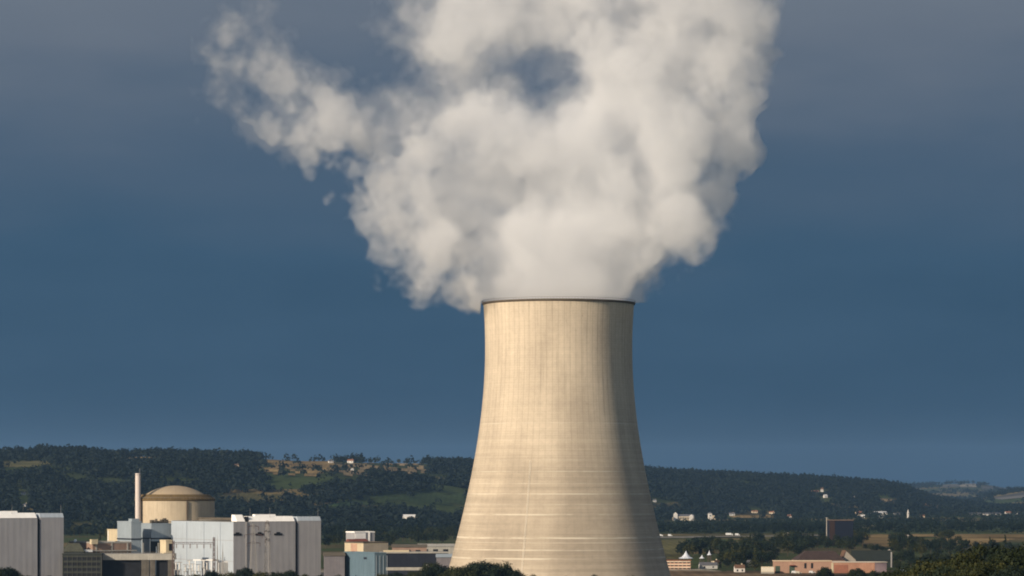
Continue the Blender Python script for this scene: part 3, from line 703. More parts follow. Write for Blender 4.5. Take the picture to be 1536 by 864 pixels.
def turbine_hall(px0, d, pxL, pxS, pxR, ytop, label, vents, dz=0.):
    o = thing('turbine_hall', label, 'industrial hall', (X(px0, d), d, 0), R30)
    H = Z(ytop, d); wl = sL(px0, d, pxL); ws = sR(px0, d, pxS - 1); wr = sR(px0, d, pxR)
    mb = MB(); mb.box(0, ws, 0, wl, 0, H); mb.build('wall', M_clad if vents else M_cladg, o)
    mb = MB(); mb.box(0, ws - .003, -.14, -.003, 0, H); mb.build('front_shade_sheet', M_cladg, o)  # greyer sheet over the same cladding, darkens the front as shade would
    mb = MB(); mb.box(ws + 2.2, wr, .6, wl * .55, 0, H + .5); mb.build('annex', M_cladg, o)
    mb = MB(); mb.box(ws + .003, ws + 2.197, 2.2, wl * .5, 0, H - .5); mb.build('joint', M_dark, o)
    mb = MB(); mb.box(.4, ws - .4, .4, wl - .4, H + .003, H + .25); mb.build('roof', M_roof, o)
    # raised roof edge, its cladding sloping back towards the sun
    mb = MB(); g0, g1 = (sR(px0, d, px0 + 18), sR(px0, d, px0 + 24))
    for a, b2, hh in ((sR(px0, d, px0 + 6), g0, 4.6), (g1, ws - .2, 3.6)):
        mb.hexa([(a, .15), (b2, .15), (b2, 9), (a, 9)], H + .26, [(a + .1, hh), (b2 - .1, hh), (b2 - .1, 9), (a + .1, 9)], H + hh)
    mb.hexa([(g1 + 6, 3.8), (ws - 12, 3.8), (ws - 12, 8), (g1 + 6, 8)], H + 3.61, [(g1 + 6, 4.8), (ws - 12, 4.8), (ws - 12, 8), (g1 + 6, 8)], H + 4.8)
    mb.build('roof_edge', M_trim, o)
    mb = MB(); mb.hexa([(ws + 2.2, .5), (wr + .1, .5), (wr + .1, 9), (ws + 2.2, 9)], H + .51, [(ws + 2.3, 2.2), (wr, 2.2), (wr, 9), (ws + 2.3, 9)], H + 3.3)
    mb.build('annex_edge', M_clad, o)
    mb = MB(); mb.box(g0 + .2, g1 - .2, .8, 8, H + .26, H + 3.4); mb.build('roof_notch', M_dark, o)
    for yy in (wl * .2, wl * .46, wl * .74):
        mb = MB(); mb.box(-.35, -.004, yy - .2, yy + .2, 0, H - .3); mb.build('downpipe', M_clad, o)
    for zz in (H * .36, H * .70):
        mb = MB(); mb.box(-.08, -.004, .1, wl - .1, zz - .15, zz + .15); mb.build('seam', M_cladg, o)
    mb = MB(); mb.box(ws * .55, ws * .55 + 5, -.3, -.143, 0, 7); mb.build('door', M_dark, o)
    mb = MB(); mb.tube((ws * .2, -.6, 0), (ws * .2, -.6, H), .22, n=6); mb.build('ladder', M_steel, o)
    for (vx, vy) in vents:
        a = sR(px0, d, vx - 6); b2 = sR(px0, d, vx + 6); z = Z(vy, d + 10)
        mb = MB(); mb.box(a, b2, -.35, -.143, z - .9, z + .3); mb.box((a + b2) / 2 - 1.3, (a + b2) / 2 + 1.3, -.5, -.36, z - .6, z + 1.2)
        for k in range(5): mb.box(a + .2, b2 - .2, -.5, -.352, z - .8 + k * .22, z - .72 + k * .22)
        mb.build('vent', M_dark, o)
    for xx in (ws * .3, ws * .62, wr - 1):
        mb = MB(); mb.tube((xx, 3, H + .2), (xx, 3, H + 9), .12, .05, 5); mb.build('lightning_rod', M_steel, o)
    return o, H, wl, ws, wr
turbine_hall(350, 2050, 257, 444, 482, 783, 'tall pale turbine hall with white sloping roof edge below the reactor dome', [(356, 801), (389, 801), (417, 801)])
turbine_hall(-38, 2050, -134, 57, 96, 778, 'tall mauve grey turbine hall cut by the left edge of the photo', [])

# flat brown roof block behind the hall
o = thing('annex_building', 'low brown roofed block between reactor dome and white turbine hall', 'building', (X(352, 2145), 2145, 0), R30)
H = Z(780, 2145)
mb = MB(); mb.box(0, 12, 0, sL(352, 2145, 234), 0, H); mb.build('wall', M_conc, o)
mb = MB(); mb.box(-.6, 12.6, -.6, sL(352, 2145, 234) + .6, H + .003, H + 1.3); mb.build('roof', M_roof, o)

# reactor building
RD = 2215.
o = thing('reactor_building', 'round beige reactor containment with shallow brown dome', 'reactor', (X(262.5, RD), RD, 0))
rr0 = 59.2 * RD / FPX
rd = 43.5 * RD / FPX
zb, zt, zd = Z(750.5, RD), Z(742, RD), Z(729, RD)
mb = MB(); mb.lathe([(rr0, 0), (rr0, zb)], 120); mb.build('wall', M_reac, o, smooth=True)
mb = MB(); mb.lathe([(rr0 + .004, zb - .4), (rr0 + .55, zb), (rr0 + .55, zb + .9), (rr0 + .2, zb + 1.1), (rr0 - 3.5, zt + .1), (rd - .1, zt + .2)], 120); mb.build('cornice', M_cornice, o, smooth=False)
rd = 43.5 * RD / FPX; hd = zd - zt; Rs = (rd * rd + hd * hd) / (2 * hd)
mb = MB(); pr = [(rd, zt + .1), (rd, zt + .25)]
for k in range(1, 15):
    r_ = rd * (1 - k / 15); pr.append((r_, zt + .25 + sqrt(Rs * Rs - r_ * r_) - (Rs - hd)))
pr.append((0, zt + .25 + hd)); mb.lathe(pr, 96); mb.build('dome', M_dome, o, smooth=True)
ang = -pi / 2 + math.asin((286 - 262.5) / 59.2)
mb = MB(); mb.box(rr0 - .5, rr0 + .9, -.5, .5, 0, zb - .5); q = mb.build('drain_pipe', mat('dark pipe', (.10, .08, .06)), o); q.rotation_euler = (0, 0, ang)
mb = MB()
for k in range(40):
    t0 = 2 * pi * k / 40; mb.tube(((rr0 + .3) * cos(t0), (rr0 + .3) * sin(t0), zb + .9), ((rr0 + .3) * cos(t0), (rr0 + .3) * sin(t0), zb + 2), .06, n=4)
mb.lathe([(rr0 + .25, zb + 2), (rr0 + .35, zb + 2), (rr0 + .35, zb + 2.1), (rr0 + .25, zb + 2.1), (rr0 + .25, zb + 2)], 80)
mb.build('railing', M_steel, o)

SD = 2196.
M_stack = mat('whitewashed stack', (.58, .51, .47), var=.06, scale=.3, streak=.12)
o = thing('vent_stack', 'slim whitish ventilation stack beside the reactor dome', 'chimney', (X(207, SD), SD, 0))
H = Z(710, SD)
mb = MB(); mb.lathe([(1.95, 0), (1.85, H), (1.4, H), (1.4, H - 1)], 32); mb.build('shaft', M_stack, o, smooth=True)
mb = MB(); mb.lathe([(1.9, H - 1.1), (2.1, H - 1.1), (2.1, H - .8), (1.9, H - .8)], 32); mb.tube((1.2, 0, H - .5), (1.2, 0, H + 3.2), .12, n=5); mb.build('lightning_rod', M_steel, o)

# auxiliary blocks in front of the reactor: px corner, px left end, px right end, distance, top row, material
def block(name, label, cat, px0, pxL, pxR, d, ytop, mw, zlo=0., mroof=None, parapet=.9):
    o = thing(name, label, cat, (X(px0, d), d, 0), R30)
    wl, wr, H = sL(px0, d, pxL), sR(px0, d, pxR), Z(ytop, d)
    mb = MB(); mb.box(0, wr, 0, wl, zlo, H); mb.build('wall', mw, o)
    mb = MB()
    for b_ in ((-.15, wr + .15, -.15, .5), (-.15, wr + .15, wl - .5, wl + .15), (-.15, .5, .51, wl - .51), (wr - .5, wr + .15, .51, wl - .51)): mb.box(*b_, H + .003, H + parapet)
    mb.build('parapet', mroof or mw, o)
    mb = MB(); mb.box(.52, wr - .52, .52, wl - .52, H + .003, H + .2); mb.build('roof', M_roof, o)
    return o, wl, wr, H
AD = 2110.
o, wl, wr, H = block('auxiliary_building', 'blue grey auxiliary block left of the stack, with dark ledge', 'building', 197, 176, 212, AD, 784, M_bluegrey)
mb = MB(); mb.box(-.4, wr + .2, -.4, -.003, H - 11.2, H - 10.4); mb.box(-.4, -.003, -.003, wl, H - 11.2, H - 10.4); mb.build('ledge', M_slate, o)
mb = MB(); mb.box(0.6, 6, .6, 6, H + .91, H + 2.6); mb.build('roof_hatch', M_bluegrey, o)
o, wl, wr, H = block('auxiliary_building', 'lower blue grey block with pipework on its roof below the dome', 'building', 227, 209, 260, AD + 22, 787, M_bluegrey)
mb = MB(); mb.box(-.4, wr + .2, -.4, -.003, H - 9.6, H - 8.8); mb.box(-.4, -.003, -.003, wl, H - 9.6, H - 8.8); mb.build('ledge', M_slate, o)
mb = MB()
for k in range(7):
    xx = 1 + k * (wr - 3) / 7; hh = [2.2, 1.2, 3.0, 1.6, 2.6, 3.4, 2.4][k]
    mb.box(xx, xx + [2.2, .5, .6, 2.4, 1, 1.6, 1.2][k], 2, 5, H + .92, H + .9 + hh)
mb.tube((0.5, 1.5, H + 1.8), (wr - .5, 1.5, H + 1.8), .25); mb.build('roof_plant', M_roof, o)
a0 = sR(227, AD + 22, 229); a1 = sR(227, AD + 22, 251)
mb = MB(); mb.box(-1.0, a1, -.25, -.004, Z(833, AD + 22), Z(812, AD + 22)); mb.build('loading_bay', M_dark, o)
mb = MB(); mb.box(-1.3, -1.0, -.6, -.005, Z(833, AD + 22), Z(808, AD + 22)); mb.box(3.2, 3.7, -.6, -.26, Z(833, AD + 22), Z(820, AD + 22)); mb.build('post', M_trim, o)
o, wl, wr, H = block('stair_tower', 'cream sunlit block at the left end of the auxiliary buildings', 'building', 177, 161, 186, AD + 25, 796, M_cream)
mb = MB(); mb.box(-.35, -.004, wl - 2.2, wl - 1.6, 0, H); mb.build('downpipe', M_trim, o)
# long low gallery with pink walls
o, wl, wr, H = block('service_building', 'long low pinkish building with pale roof edge beside the cream block', 'building', 139, 104, 197, 2085, 815, M_pinkw, mroof=M_conc)
for k in range(5):
    mb = MB(); mb.box(2 + k * 11, 3 + k * 11, -.3, -.004, 8, H); mb.build('pilaster', M_conc, o)
mb = MB(); mb.box(-1, wr + 3, -2.5, -.31, H - 5.2, H - 4.5); mb.build('canopy', M_conc, o)
mb = MB(); mb.box(-2, 2.5, -3, -.004, H - .5, H + 2.6); mb.build('stair_head', M_cream, o)
mb = MB(); mb.box(-9.5, -1.2, -3, 6, H - 5.6, H - 4.1); mb.build('porch', M_trim, o)
o = thing('roof_tank', 'tiny white tank standing on the low roof at left', 'tank', (X(113, 2110), 2110, Z(813.5, 2110)))
mb = MB(); mb.lathe([(.01, 0), (1.1, 0), (1.1, 1.2), (.7, 1.9), (0, 2.1)], 16); mb.build('vessel', M_trim, o)
for k in range(3):
    mb = MB(); mb.box(1.1 * cos(k * 2.1) - .15, 1.1 * cos(k * 2.1) + .15, 1.1 * sin(k * 2.1) - .15, 1.1 * sin(k * 2.1) + .15, -2.2, -.003); mb.build('leg', M_steel, o)
# raised concrete deck, dark below
o = thing('concrete_deck', 'raised concrete deck over dark bays in front of the reactor', 'deck', (X(150, 2040), 2040, 0), RAD(4))
zt, zb = Z(831, 2040), Z(840, 2040); wd = X(262, 2040) - X(150, 2040)
mb = MB(); mb.box(0, wd, 0, 24, zb, zt); mb.build('slab', M_conc, o)
mb = MB(); mb.box(.5, wd - 22, 2.5, 22, 0, zb - .003); mb.box(wd - 12, wd - 5, 2.5, 22, 0, zb - .003); mb.build('bay_shade', M_dark, o)  # solid dark boxes stand in for the shade under the open deck
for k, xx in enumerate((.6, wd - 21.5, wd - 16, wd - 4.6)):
    mb = MB(); mb.box(xx, xx + [.8, 5, 3.4, 4][k], .3, 2.3, 0, zb - .003); mb.build('pillar', mat('shade toned pillar concrete', (.10, .09, .075), var=.25, scale=.3, streak=.3), o)  # concrete tone darkened for the shade below the slab, plus rain streaks
mb = MB()
for k in range(22): mb.tube((wd * k / 22 + .3, .3, zt), (wd * k / 22 + .3, .3, zt + 1.1), .06, n=4)
mb.tube((.3, .3, zt + 1.1), (wd - .3, .3, zt + 1.1), .07, n=4); mb.build('railing', M_steel, o)
# cream stairs block right of the deck
o, wl, wr, H = block('stair_block', 'yellow cream stair block beside the white turbine hall', 'building', 249, 240, 259, 2060, 812, M_cream)
mb = MB(); mb.box(2, 5, -.2, -.004, H - 6, H - 1.5); mb.build('opening', M_dark, o)
mb = MB(); mb.box(.5, 3, -.2, -.004, H - 14, H - 9); mb.build('opening', M_dark, o)
for k in range(3):
    mb = MB(); mb.hexa([(-3 - 2 * k, -3), (-.2, -3), (-.2, -1), (-3 - 2 * k, -1)], H - 8 - 4 * k, [(-3 - 2 * k, -3), (-.2, -3), (-.2, -1), (-3 - 2 * k, -1)], H - 7.3 - 4 * k); mb.build('landing', M_cream, o)
# dark gridded office
o = thing('office_block', 'dark office block with rows of window bands at lower left', 'building', (X(94, 2030), 2030, 0), RAD(3))
wd = X(152, 2030) - X(94, 2030); H = Z(832, 2030)
M_dgrid = mat('dark olive facade', (.03, .034, .03), var=.2, scale=.2)
mb = MB(); mb.box(0, wd, 0, 18, 0, H); mb.build('wall', M_dgrid, o)
mb = MB(); mb.box(-.4, wd + .4, -.4, 18.4, H + .003, H + .7); mb.build('roof', M_dgrid, o)
for k in range(5):
    mb = MB(); mb.box(.8, wd - .8, -.12, -.003, 2 + k * 3.4, 3.6 + k * 3.4); mb.build('window', M_dark, o)
for k in range(5):
    mb = MB(); mb.box(-.2, wd + .2, -.45, -.125, 4.1 + k * 3.4, 4.5 + k * 3.4); mb.build('sun_shade', mat('dull sun shade', (.06, .062, .052)), o)
mb = MB()
for k in range(9): mb.box(wd * k / 8 - .15, wd * k / 8 + .15, -.6, -.46, 0, H - .4)
mb.build('mullion', mat('dull sun shade', (.06, .062, .052)), o)
o = thing('green_roof_shed', 'low dull green shed roof behind the dark office block', 'shed', (X(96, 2075), 2075, 0), 0)
wd = X(126, 2075) - X(96, 2075)
mb = MB(); mb.box(0, wd, 0, 16, 0, 20); mb.build('wall', M_dgrid, o)
mb = MB(); mb.hexa([(-.5, -.5), (wd + .5, -.5), (wd + .5, 16), (-.5, 16)], 20.003, [(1, 8), (wd - 4, 8), (wd - 4, 12), (1, 12)], Z(815, 2080)); mb.build('roof', mat('mossy roof', (.06, .062, .045), var=.3, scale=.3), o)

# substation gantry, lattice masts and apparatus before the white hall
def lattice(o, x, y, h, w0, w1, m, name='mast', n=9, th=.17):
    mb = MB(); cs = [(-1, -1), (1, -1), (1, 1), (-1, 1)]
    P_ = lambda k, i: (x + cs[i][0] * (w0 + (w1 - w0) * k / n) / 2, y + cs[i][1] * (w0 + (w1 - w0) * k / n) / 2, h * k / n)
    for i in range(4):
        mb.tube(P_(0, i), P_(n, i), th, th * .8, 4)
        j = (i + 1) % 4
        for k in range(n):
            mb.tube(P_(k, i), P_(k + 1, j), th * .6, n=4); mb.tube(P_(k, j), P_(k + 1, i), th * .6, n=4)
            mb.tube(P_(k + 1, i), P_(k + 1, j), th * .6, n=4)
    return mb.build(name, m, o)
GD = 1990.
o = thing('substation_gantry', 'steel substation gantry with hanging insulators before the white hall', 'gantry', (X(260, GD), GD, 0))
wd = X(321, GD) - X(260, GD); zb = Z(814, GD)
lattice(o, 0, 0, Z(811, GD), 1.5, 1.1, M_dsteel, 'post', 10, .22); lattice(o, wd, 0, Z(806, GD), 1.5, 1.1, M_dsteel, 'post', 10, .24)
mb = MB(); mb.box(-.6, wd + .6, -.5, -.3, zb, zb + .3); mb.box(-.6, wd + .6, -.5, -.3, zb - 1, zb - .75)
for k in range(20): mb.tube((wd * k / 20, -.4, zb - .9 + (k % 2)), (wd * (k + 1) / 20, -.4, zb - .9 + ((k + 1) % 2)), .1, n=4)
mb.build('beam', M_dsteel, o)
for k in range(6):
    mb = MB(); xx = 2 + k * (wd - 4) / 5
    for q in range(6): mb.lathe([(.05, zb - 1.1 - .4 * q), (.42, zb - 1.2 - .4 * q), (.42, zb - 1.3 - .4 * q), (.05, zb - 1.42 - .4 * q)], 8, xx, -.4)
    mb.build('insulator', mat('brown glazed insulator', (.16, .09, .05), coord='Object'), o)
for i, (pa, ya, dd, lean, lab) in enumerate([(380, 786, 1985, .02, 'left of the two lattice pylons before the white turbine hall'), (401, 781, 1990, -.02, 'right of the two lattice pylons before the white turbine hall')]):
    o = thing('lattice_pylon', lab, 'pylon', (X(pa, dd), dd, 0), .3 + i)
    h = Z(ya, dd); lattice(o, 0, 0, h, 5.2 - i, 1.1, [M_steel, M_steel][i], 'mast', 14, .16)
    for q in range(3):
        mb = MB(); z = h - 1.5 - 5.2 * q; w = [3.2, 5.6, 4.2][q]
        mb.tube((-w, 0, z), (0, 0, z + .9), .16, n=4); mb.tube((w, 0, z), (0, 0, z + .9), .16, n=4); mb.tube((-w, 0, z), (w, 0, z), .16, n=4)
        for s in (-w, w): mb.tube((s, 0, z), (s, 0, z - 2.2), .16, n=5)
        mb.build('crossarm', M_dsteel, o)
for i, (pa, ya) in enumerate([(326, 803), (334, 815)]):
    o = thing('lightning_mast', ['taller slim lightning mast right of the substation gantry', 'shorter slim lightning mast nearest the hall corner'][i], 'mast', (X(pa, GD), GD, 0))
    mb = MB(); mb.tube((0, 0, 0), (0, 0, Z(ya, GD) * .8), .5, .3, 6); mb.build('pole', M_steel, o)
    mb = MB(); mb.tube((0, 0, Z(ya, GD) * .8), (0, 0, Z(ya, GD)), .2, .06, 5); mb.build('tip', M_steel, o)
# apparatus: porcelain posts on steel frames, bright in the sun
def post_ins(name, label, px, d, h, base, g):
    o = thing(name, label, 'insulator', (X(px, d), d, 0), 0, g)
    mb = MB()
    for s in (-.9, .9): mb.box(s - .2, s + .2, -.2, .2, 0, base)
    mb.box(-1.4, 1.4, -.5, .5, base, base + .4); mb.build('stand', M_steel, o)
    mb = MB(); pr = [(.01, base + .4)]
    for k in range(8): pr += [(.32, base + .4 + h * k / 8), (.62, base + .4 + h * (k + .3) / 8), (.32, base + .4 + h * (k + .6) / 8)]
    pr += [(.3, base + .4 + h), (0, base + .5 + h)]; mb.lathe(pr, 10); mb.build('insulator', M_porc, o)
    mb = MB(); mb.box(-1.6, 1.6, -.3, .3, base + .5 + h, base + .9 + h); mb.build('terminal', M_steel, o)
    return o
p0 = post_ins('insulator_post', 'white porcelain insulator post in the yard under the gantry', 264, 1975, 4.2, 10.5, 'insulator posts in the substation yard')
for px_, dz_ in [(270, 1.0), (277, .9), (283, 1.06), (290, .94), (297, .9), (304, 1.1), (311, 1.0)]:
    tree_copy(p0, (X(px_, 1975 + random.uniform(-6, 6)), 1975 + random.uniform(-6, 6), 0), random.uniform(-.2, .2), (1, 1, dz_))
o = thing('transformer', 'white boxy transformer in front of the turbine hall corner', 'transformer', (X(334, 1995), 1995, 0), R30)
zt = Z(841, 1995)
mb = MB(); mb.box(-2.5, 2.5, -2, 2, 7, zt); mb.build('tank', M_trim, o)
mb = MB()
for k in range(9): mb.box(-2.5 + k * .6, -2.3 + k * .6, -2.8, -2.003, 7.5, zt - .8)
mb.build('radiator', M_trim, o)
mb = MB(); mb.box(-1.3, 1.3, -1.5, 1.5, 0, 6.997); mb.build('plinth', M_trim, o)
for s in (-1.4, 0, 1.4):
    mb = MB(); mb.tube((s, 0, zt), (s, 0, zt + 2.2), .35, .2, 8); mb.build('bushing', M_porc, o)
o = thing('busbar_frame', 'white steel busbar frame beside the boxy transformer', 'frame', (X(309, 1992), 1992, 0))
zt = Z(839, 1992); wd = X(336, 1992) - X(309, 1992)
mb = MB(); mb.box(-8, wd - 3, -.3, .3, zt - .8, zt); mb.build('beam', M_trim, o)
for xx in (-7, -1.5, 3, wd - 4):
    mb = MB(); mb.box(xx, xx + .5, -.25, .25, 0, zt - .803); mb.build('post', M_trim, o)

# ---------------------------------------------------------------- buildings between the hall and the tower
o, wl, wr, H = block('blue_building', 'boxy light blue clad building between turbine hall and cooling tower', 'building', 562, 516, 579, 1985, 831, M_blue)
mb = MB()
for k in range(4): mb.box(1 + k * 2.5, 1.25 + k * 2.5, -.25, -.004, 0, H - 1)
mb.build('trim', M_bluegrey, o)
mb = MB(); mb.box(-.2, -.004, wl * .25, wl * .25 + 4, H - 3.4, H - 2.2); mb.build('louvre', M_slate, o)
o, wl, wr, H = block('cream_building', 'flat cream and pink building right behind the blue one', 'building', 545, 517, 582, 2260, 815, M_cream, mroof=M_roof)
mb = MB(); mb.box(-.2, -.004, wl * .33, wl * .66, 0, H - .3); mb.build('pink_panel', mat('pink render', (.42, .27, .19)), o)
mb = MB(); mb.box(-.02, wr + .02, -.25, -.004, 0, H - .5); mb.build('side_panel', mat('grey beige render', (.36, .31, .24), streak=.1), o)
o, wl, wr, H = block('white_building', 'low white building with red roof strip behind the cream one', 'building', 532, 519, 562, 2420, 799, M_cladg, mroof=M_trim)
mb = MB(); mb.box(.2, wr * .55, -.3, -.004, H - 4.6, H - .4); mb.build('white_panel', M_trim, o)
mb = MB(); mb.box(wr * .70, wr * .76, -.5, -.005, H - 7, H + .4); mb.build('pillar', M_trim, o)
mb = MB(); mb.hexa([(-8, -8), (wr * .5, -8), (wr * .5, -.5), (-8, -.5)], H - 7, [(-7, -2), (wr * .5, -2), (wr * .5, -.6), (-7, -.6)], H - 4.8); mb.build('porch_roof', M_red, o)
o = thing('long_dark_hall', 'long dark slate hall between blue building and cooling tower', 'industrial hall', (X(572, 2170), 2170, 0), RAD(5))
wd = X(672, 2170) - X(572, 2170); H = Z(830, 2170)
mb = MB(); mb.box(0, wd, 0, 20, 0, H); mb.build('wall', M_slate, o)
mb = MB(); mb.box(-.5, wd + .5, -.5, 20, H + .003, H + .9); mb.build('roof', M_conc, o)
mb = MB()
for k in range(11): mb.box(wd * k / 11 + .3, wd * k / 11 + .6, -.2, -.004, 0, H)
mb.build('cladding_joint', M_slate, o)
mb = MB(); mb.box(2, wd * .42, 3, 12, H + .91, H + 2.0); mb.build('roof_lantern', M_cream, o)
o = thing('low_wall', 'thin pale perimeter wall below the long dark hall', 'wall', (X(578, 2120), 2120, 0), RAD(2))
wd = X(648, 2120) - X(578, 2120); H = Z(851, 2120)
mb = MB(); mb.box(0, wd, 0, .4, H - 2, H); mb.build('coping', M_conc, o)
mb = MB(); mb.box(0, wd, .05, .35, 0, H - 2.003); mb.build('panel', M_slate, o)
mb = MB(); mb.box(wd - 4, wd - 1.5, -1.2, 0.04, 0, H + 2); mb.build('gate_pier', M_conc, o)
M_slate2 = mat('dull grey sheet', (.15, .14, .15), var=.12, scale=.2, streak=.15)
for i, (p0_, p1_, yt, d, mw, lab) in enumerate([(588, 640, 821, 2420, M_pinkw, 'brown flat shed with pale roof edge behind the dark hall'), (628, 682, 820, 2520, M_conc, 'long beige shed closest to the cooling tower on its left'), (655, 690, 836, 2130, M_slate2, 'narrow grey shed touching the tower silhouette at left'), (487, 517, 834, 2010, M_slate2, 'small grey shed between turbine hall and blue building')]):
    o = thing('shed', lab, 'shed', (X(p0_, d), d, 0), RAD([2, 4, 2, 6][i]))
    wd = X(p1_, d) - X(p0_, d); H = Z(yt, d)
    mb = MB(); mb.box(0, wd, 0, 14, 0, H); mb.build('wall', mw, o)
    mb = MB(); mb.hexa([(-.5, -.5), (wd + .5, -.5), (wd + .5, 14.5), (-.5, 14.5)], H + .003, [(-.5, 6), (wd + .5, 6), (wd + .5, 8), (-.5, 8)], H + 2.2); mb.build('roof', [M_roof, M_conc, M_bluegrey, M_roof][i], o)
    for k in range(3 if i < 2 else 0):
        mb = MB(); mb.box(wd * (.12 + .28 * k), wd * (.12 + .28 * k) + wd * .14, -.12, -.004, 1, H - 2); mb.build('door', M_dark, o)
for i, (px_, yb, lab) in enumerate([(612, 818, 'white van parked behind the sheds left of the tower'), (630, 815, 'pale lorry trailer behind the sheds left of the tower')]):
    pass

# ---------------------------------------------------------------- houses, far and near
ROOFM = [mat('clay tiles', (.20, .085, .045), var=.25, scale=.5), mat('brown tiles', (.12, .07, .045), var=.25, scale=.5), mat('grey slates', (.10, .10, .11), var=.2, scale=.5), mat('white sheet roof', (.46, .46, .46), var=.06)]
WALLM = [mat('white render', (.56, .53, .49), var=.06, scale=.3), mat('beige render', (.50, .42, .31), var=.08, scale=.3), mat('pink render wall', (.50, .27, .19), var=.08, scale=.3), mat('greyish render', (.40, .39, .37), var=.08, scale=.3)]
def house(px, yb, wpx, hpx, label, wall=0, roof=0, rz=0.25, cat='house', name='house', depth=.7, group=None, win=True, dmin=1800, d=None):
    if d is None: x, d, z = hit(px, yb, dmin)
    else: x = X(px, d); z = gz(x, d)
    w = wpx * d / FPX; h = hpx * d / FPX; dp = w * depth
    o = thing(name, label, cat, (x, d, z - .3), rz, group)
    e_ = h * .62
    mb = MB(); mb.box(-w / 2, w / 2, -dp / 2, dp / 2, 0, e_)
    mb.poly([(-w / 2, -dp / 2, e_), (-w / 2, dp / 2, e_), (-w / 2, 0, h * .97)][::-1]); mb.poly([(w / 2, -dp / 2, e_), (w / 2, dp / 2, e_), (w / 2, 0, h * .97)])
    mb.build('wall', WALLM[wall], o)
    mb = MB(); ov = w * .03
    for s in (-1, 1):
        a = (-w / 2 - ov, s * (dp / 2 + ov), e_ - .1); b2 = (w / 2 + ov, s * (dp / 2 + ov), e_ - .1); c = (w / 2 + ov, 0, h); dd_ = (-w / 2 - ov, 0, h)
        up = lambda p: (p[0], p[1], p[2] + .25)
        mb.poly([up(q) for q in ((a, b2, c, dd_) if s < 0 else (b2, a, dd_, c))]); mb.poly([a, dd_, c, b2] if s < 0 else [b2, c, dd_, a])
        mb.quad(a, b2, up(b2), up(a))
    r_ = mb.build('roof', ROOFM[roof], o)
    if win:
        k = max(2, int(w / 4.5))
        for q in range(k):
            mb = MB(); xx = -w / 2 + w * (q + .5) / k
            mb.box(xx - .55, xx + .55, -dp / 2 - .06, -dp / 2 - .003, e_ * .35, e_ * .75); mb.build('window', M_dark, o)
        mb = MB(); mb.box(w * .2, w * .2 + .9, -.5 + dp * .15, .4 + dp * .15, h * .75, h + 1.1); mb.build('chimney', WALLM[1], r_)
    return o
HOUSES = [
 (496, 695, 7, 5, 'white house on the ridge above the green pasture', 0, 2, .3), (526, 695, 9, 6, 'larger white farmhouse on the ridge between dark trees', 0, 0, -.2),
 (528, 706, 5, 3, 'small white barn in the brown field below the ridge', 0, 3, .1), (603, 692, 9, 6, 'grey stone house among trees on the ridge', 3, 2, .4),
 (612, 692, 5, 5, 'narrow beige house beside the grey ridge house', 1, 0, 0), (674, 695, 6, 6, 'white house alone on the ridge left of the tower', 0, 2, .5),
 (355, 700, 6, 4, 'small beige cottage on the dark slope beside the golden field', 1, 1, .2), (35, 743, 7, 4, 'dim grey house low on the left hillside', 3, 2, .3),
 (38, 760, 6, 5, 'pale house above the mauve turbine hall', 3, 2, -.3),
 (1222, 740, 11, 4.5, 'white villa with terrace on the right hillside', 0, 0, .2), (1233, 738, 4, 6, 'little white tower house next to the hillside villa', 0, 1, 0),
 (1238, 747, 5.5, 5, 'bright white cottage below the hillside villa', 0, 3, .4), (1280, 748, 7, 5, 'white house alone on the right hill slope', 0, 3, -.2),
 (982, 754, 5, 4, 'tiny pale house on the slope just right of the tower', 3, 2, .1),
 (1396, 763, 20, 5, 'long pink farm with dark roof below the right ridge', 2, 1, .1), (1387, 762, 5, 6.5, 'pale gabled house at the left end of the pink farm', 1, 1, .2),
 (1288, 774, 10, 7, 'beige house at the left end of the white village row', 1, 0, .3), (1294, 777, 6, 5, 'white cottage in front of the beige village house', 0, 3, 0),
 (1318, 773, 22, 6, 'long bright white building in the village', 0, 3, .15), (1322, 778, 8, 4, 'small white shed below the long white village building', 0, 3, 0),
 (1345, 773, 9, 4, 'dull grey village house right of the long white building', 3, 2, .2), (1384, 777, 8, 5, 'beige house half hidden by plain trees', 1, 0, -.1),
 (1372, 773, 7, 4, 'grey house behind the thin church spire', 3, 1, .3), (1396, 775, 6, 3.5, 'low grey house at the foot of the pink farm', 3, 2, 0),
 (1433, 772, 7, 4, 'pale house between village and right edge hamlet', 3, 2, .4), (1460, 766, 8, 4, 'whitish house above the right edge hamlet', 0, 1, .2),
 (1462, 773, 18, 4, 'long grey barn in the right edge hamlet', 3, 2, .1), (1487, 773, 26, 4, 'longest white barn in the right edge hamlet', 0, 2, .05),
 (1512, 772, 9, 5, 'white gabled house at the end of the hamlet', 0, 0, .3), (1527, 772, 8, 4.5, 'dull house at the far right edge of the plain', 3, 1, -.2),
 (1184, 778, 6, 6, 'white cottage at the end of the yellow crop strip', 0, 0, .2), (1098, 774, 8, 5, 'pale house at the left end of the yellow crop strip', 3, 2, .1),
 (1132, 770, 9, 4, 'beige house behind the yellow crop strip', 1, 0, .2), (1158, 771, 8, 4, 'beige house with clay roof at the crop strip end', 1, 0, -.2),
 (1078, 776, 7, 4, 'low beige house right of the white tower house', 1, 0, .1), (1180, 804, 8, 4, 'pale barn between tree rows on the plain', 3, 2, .2),
]
for h_ in HOUSES: house(*h_, dmin=2600)
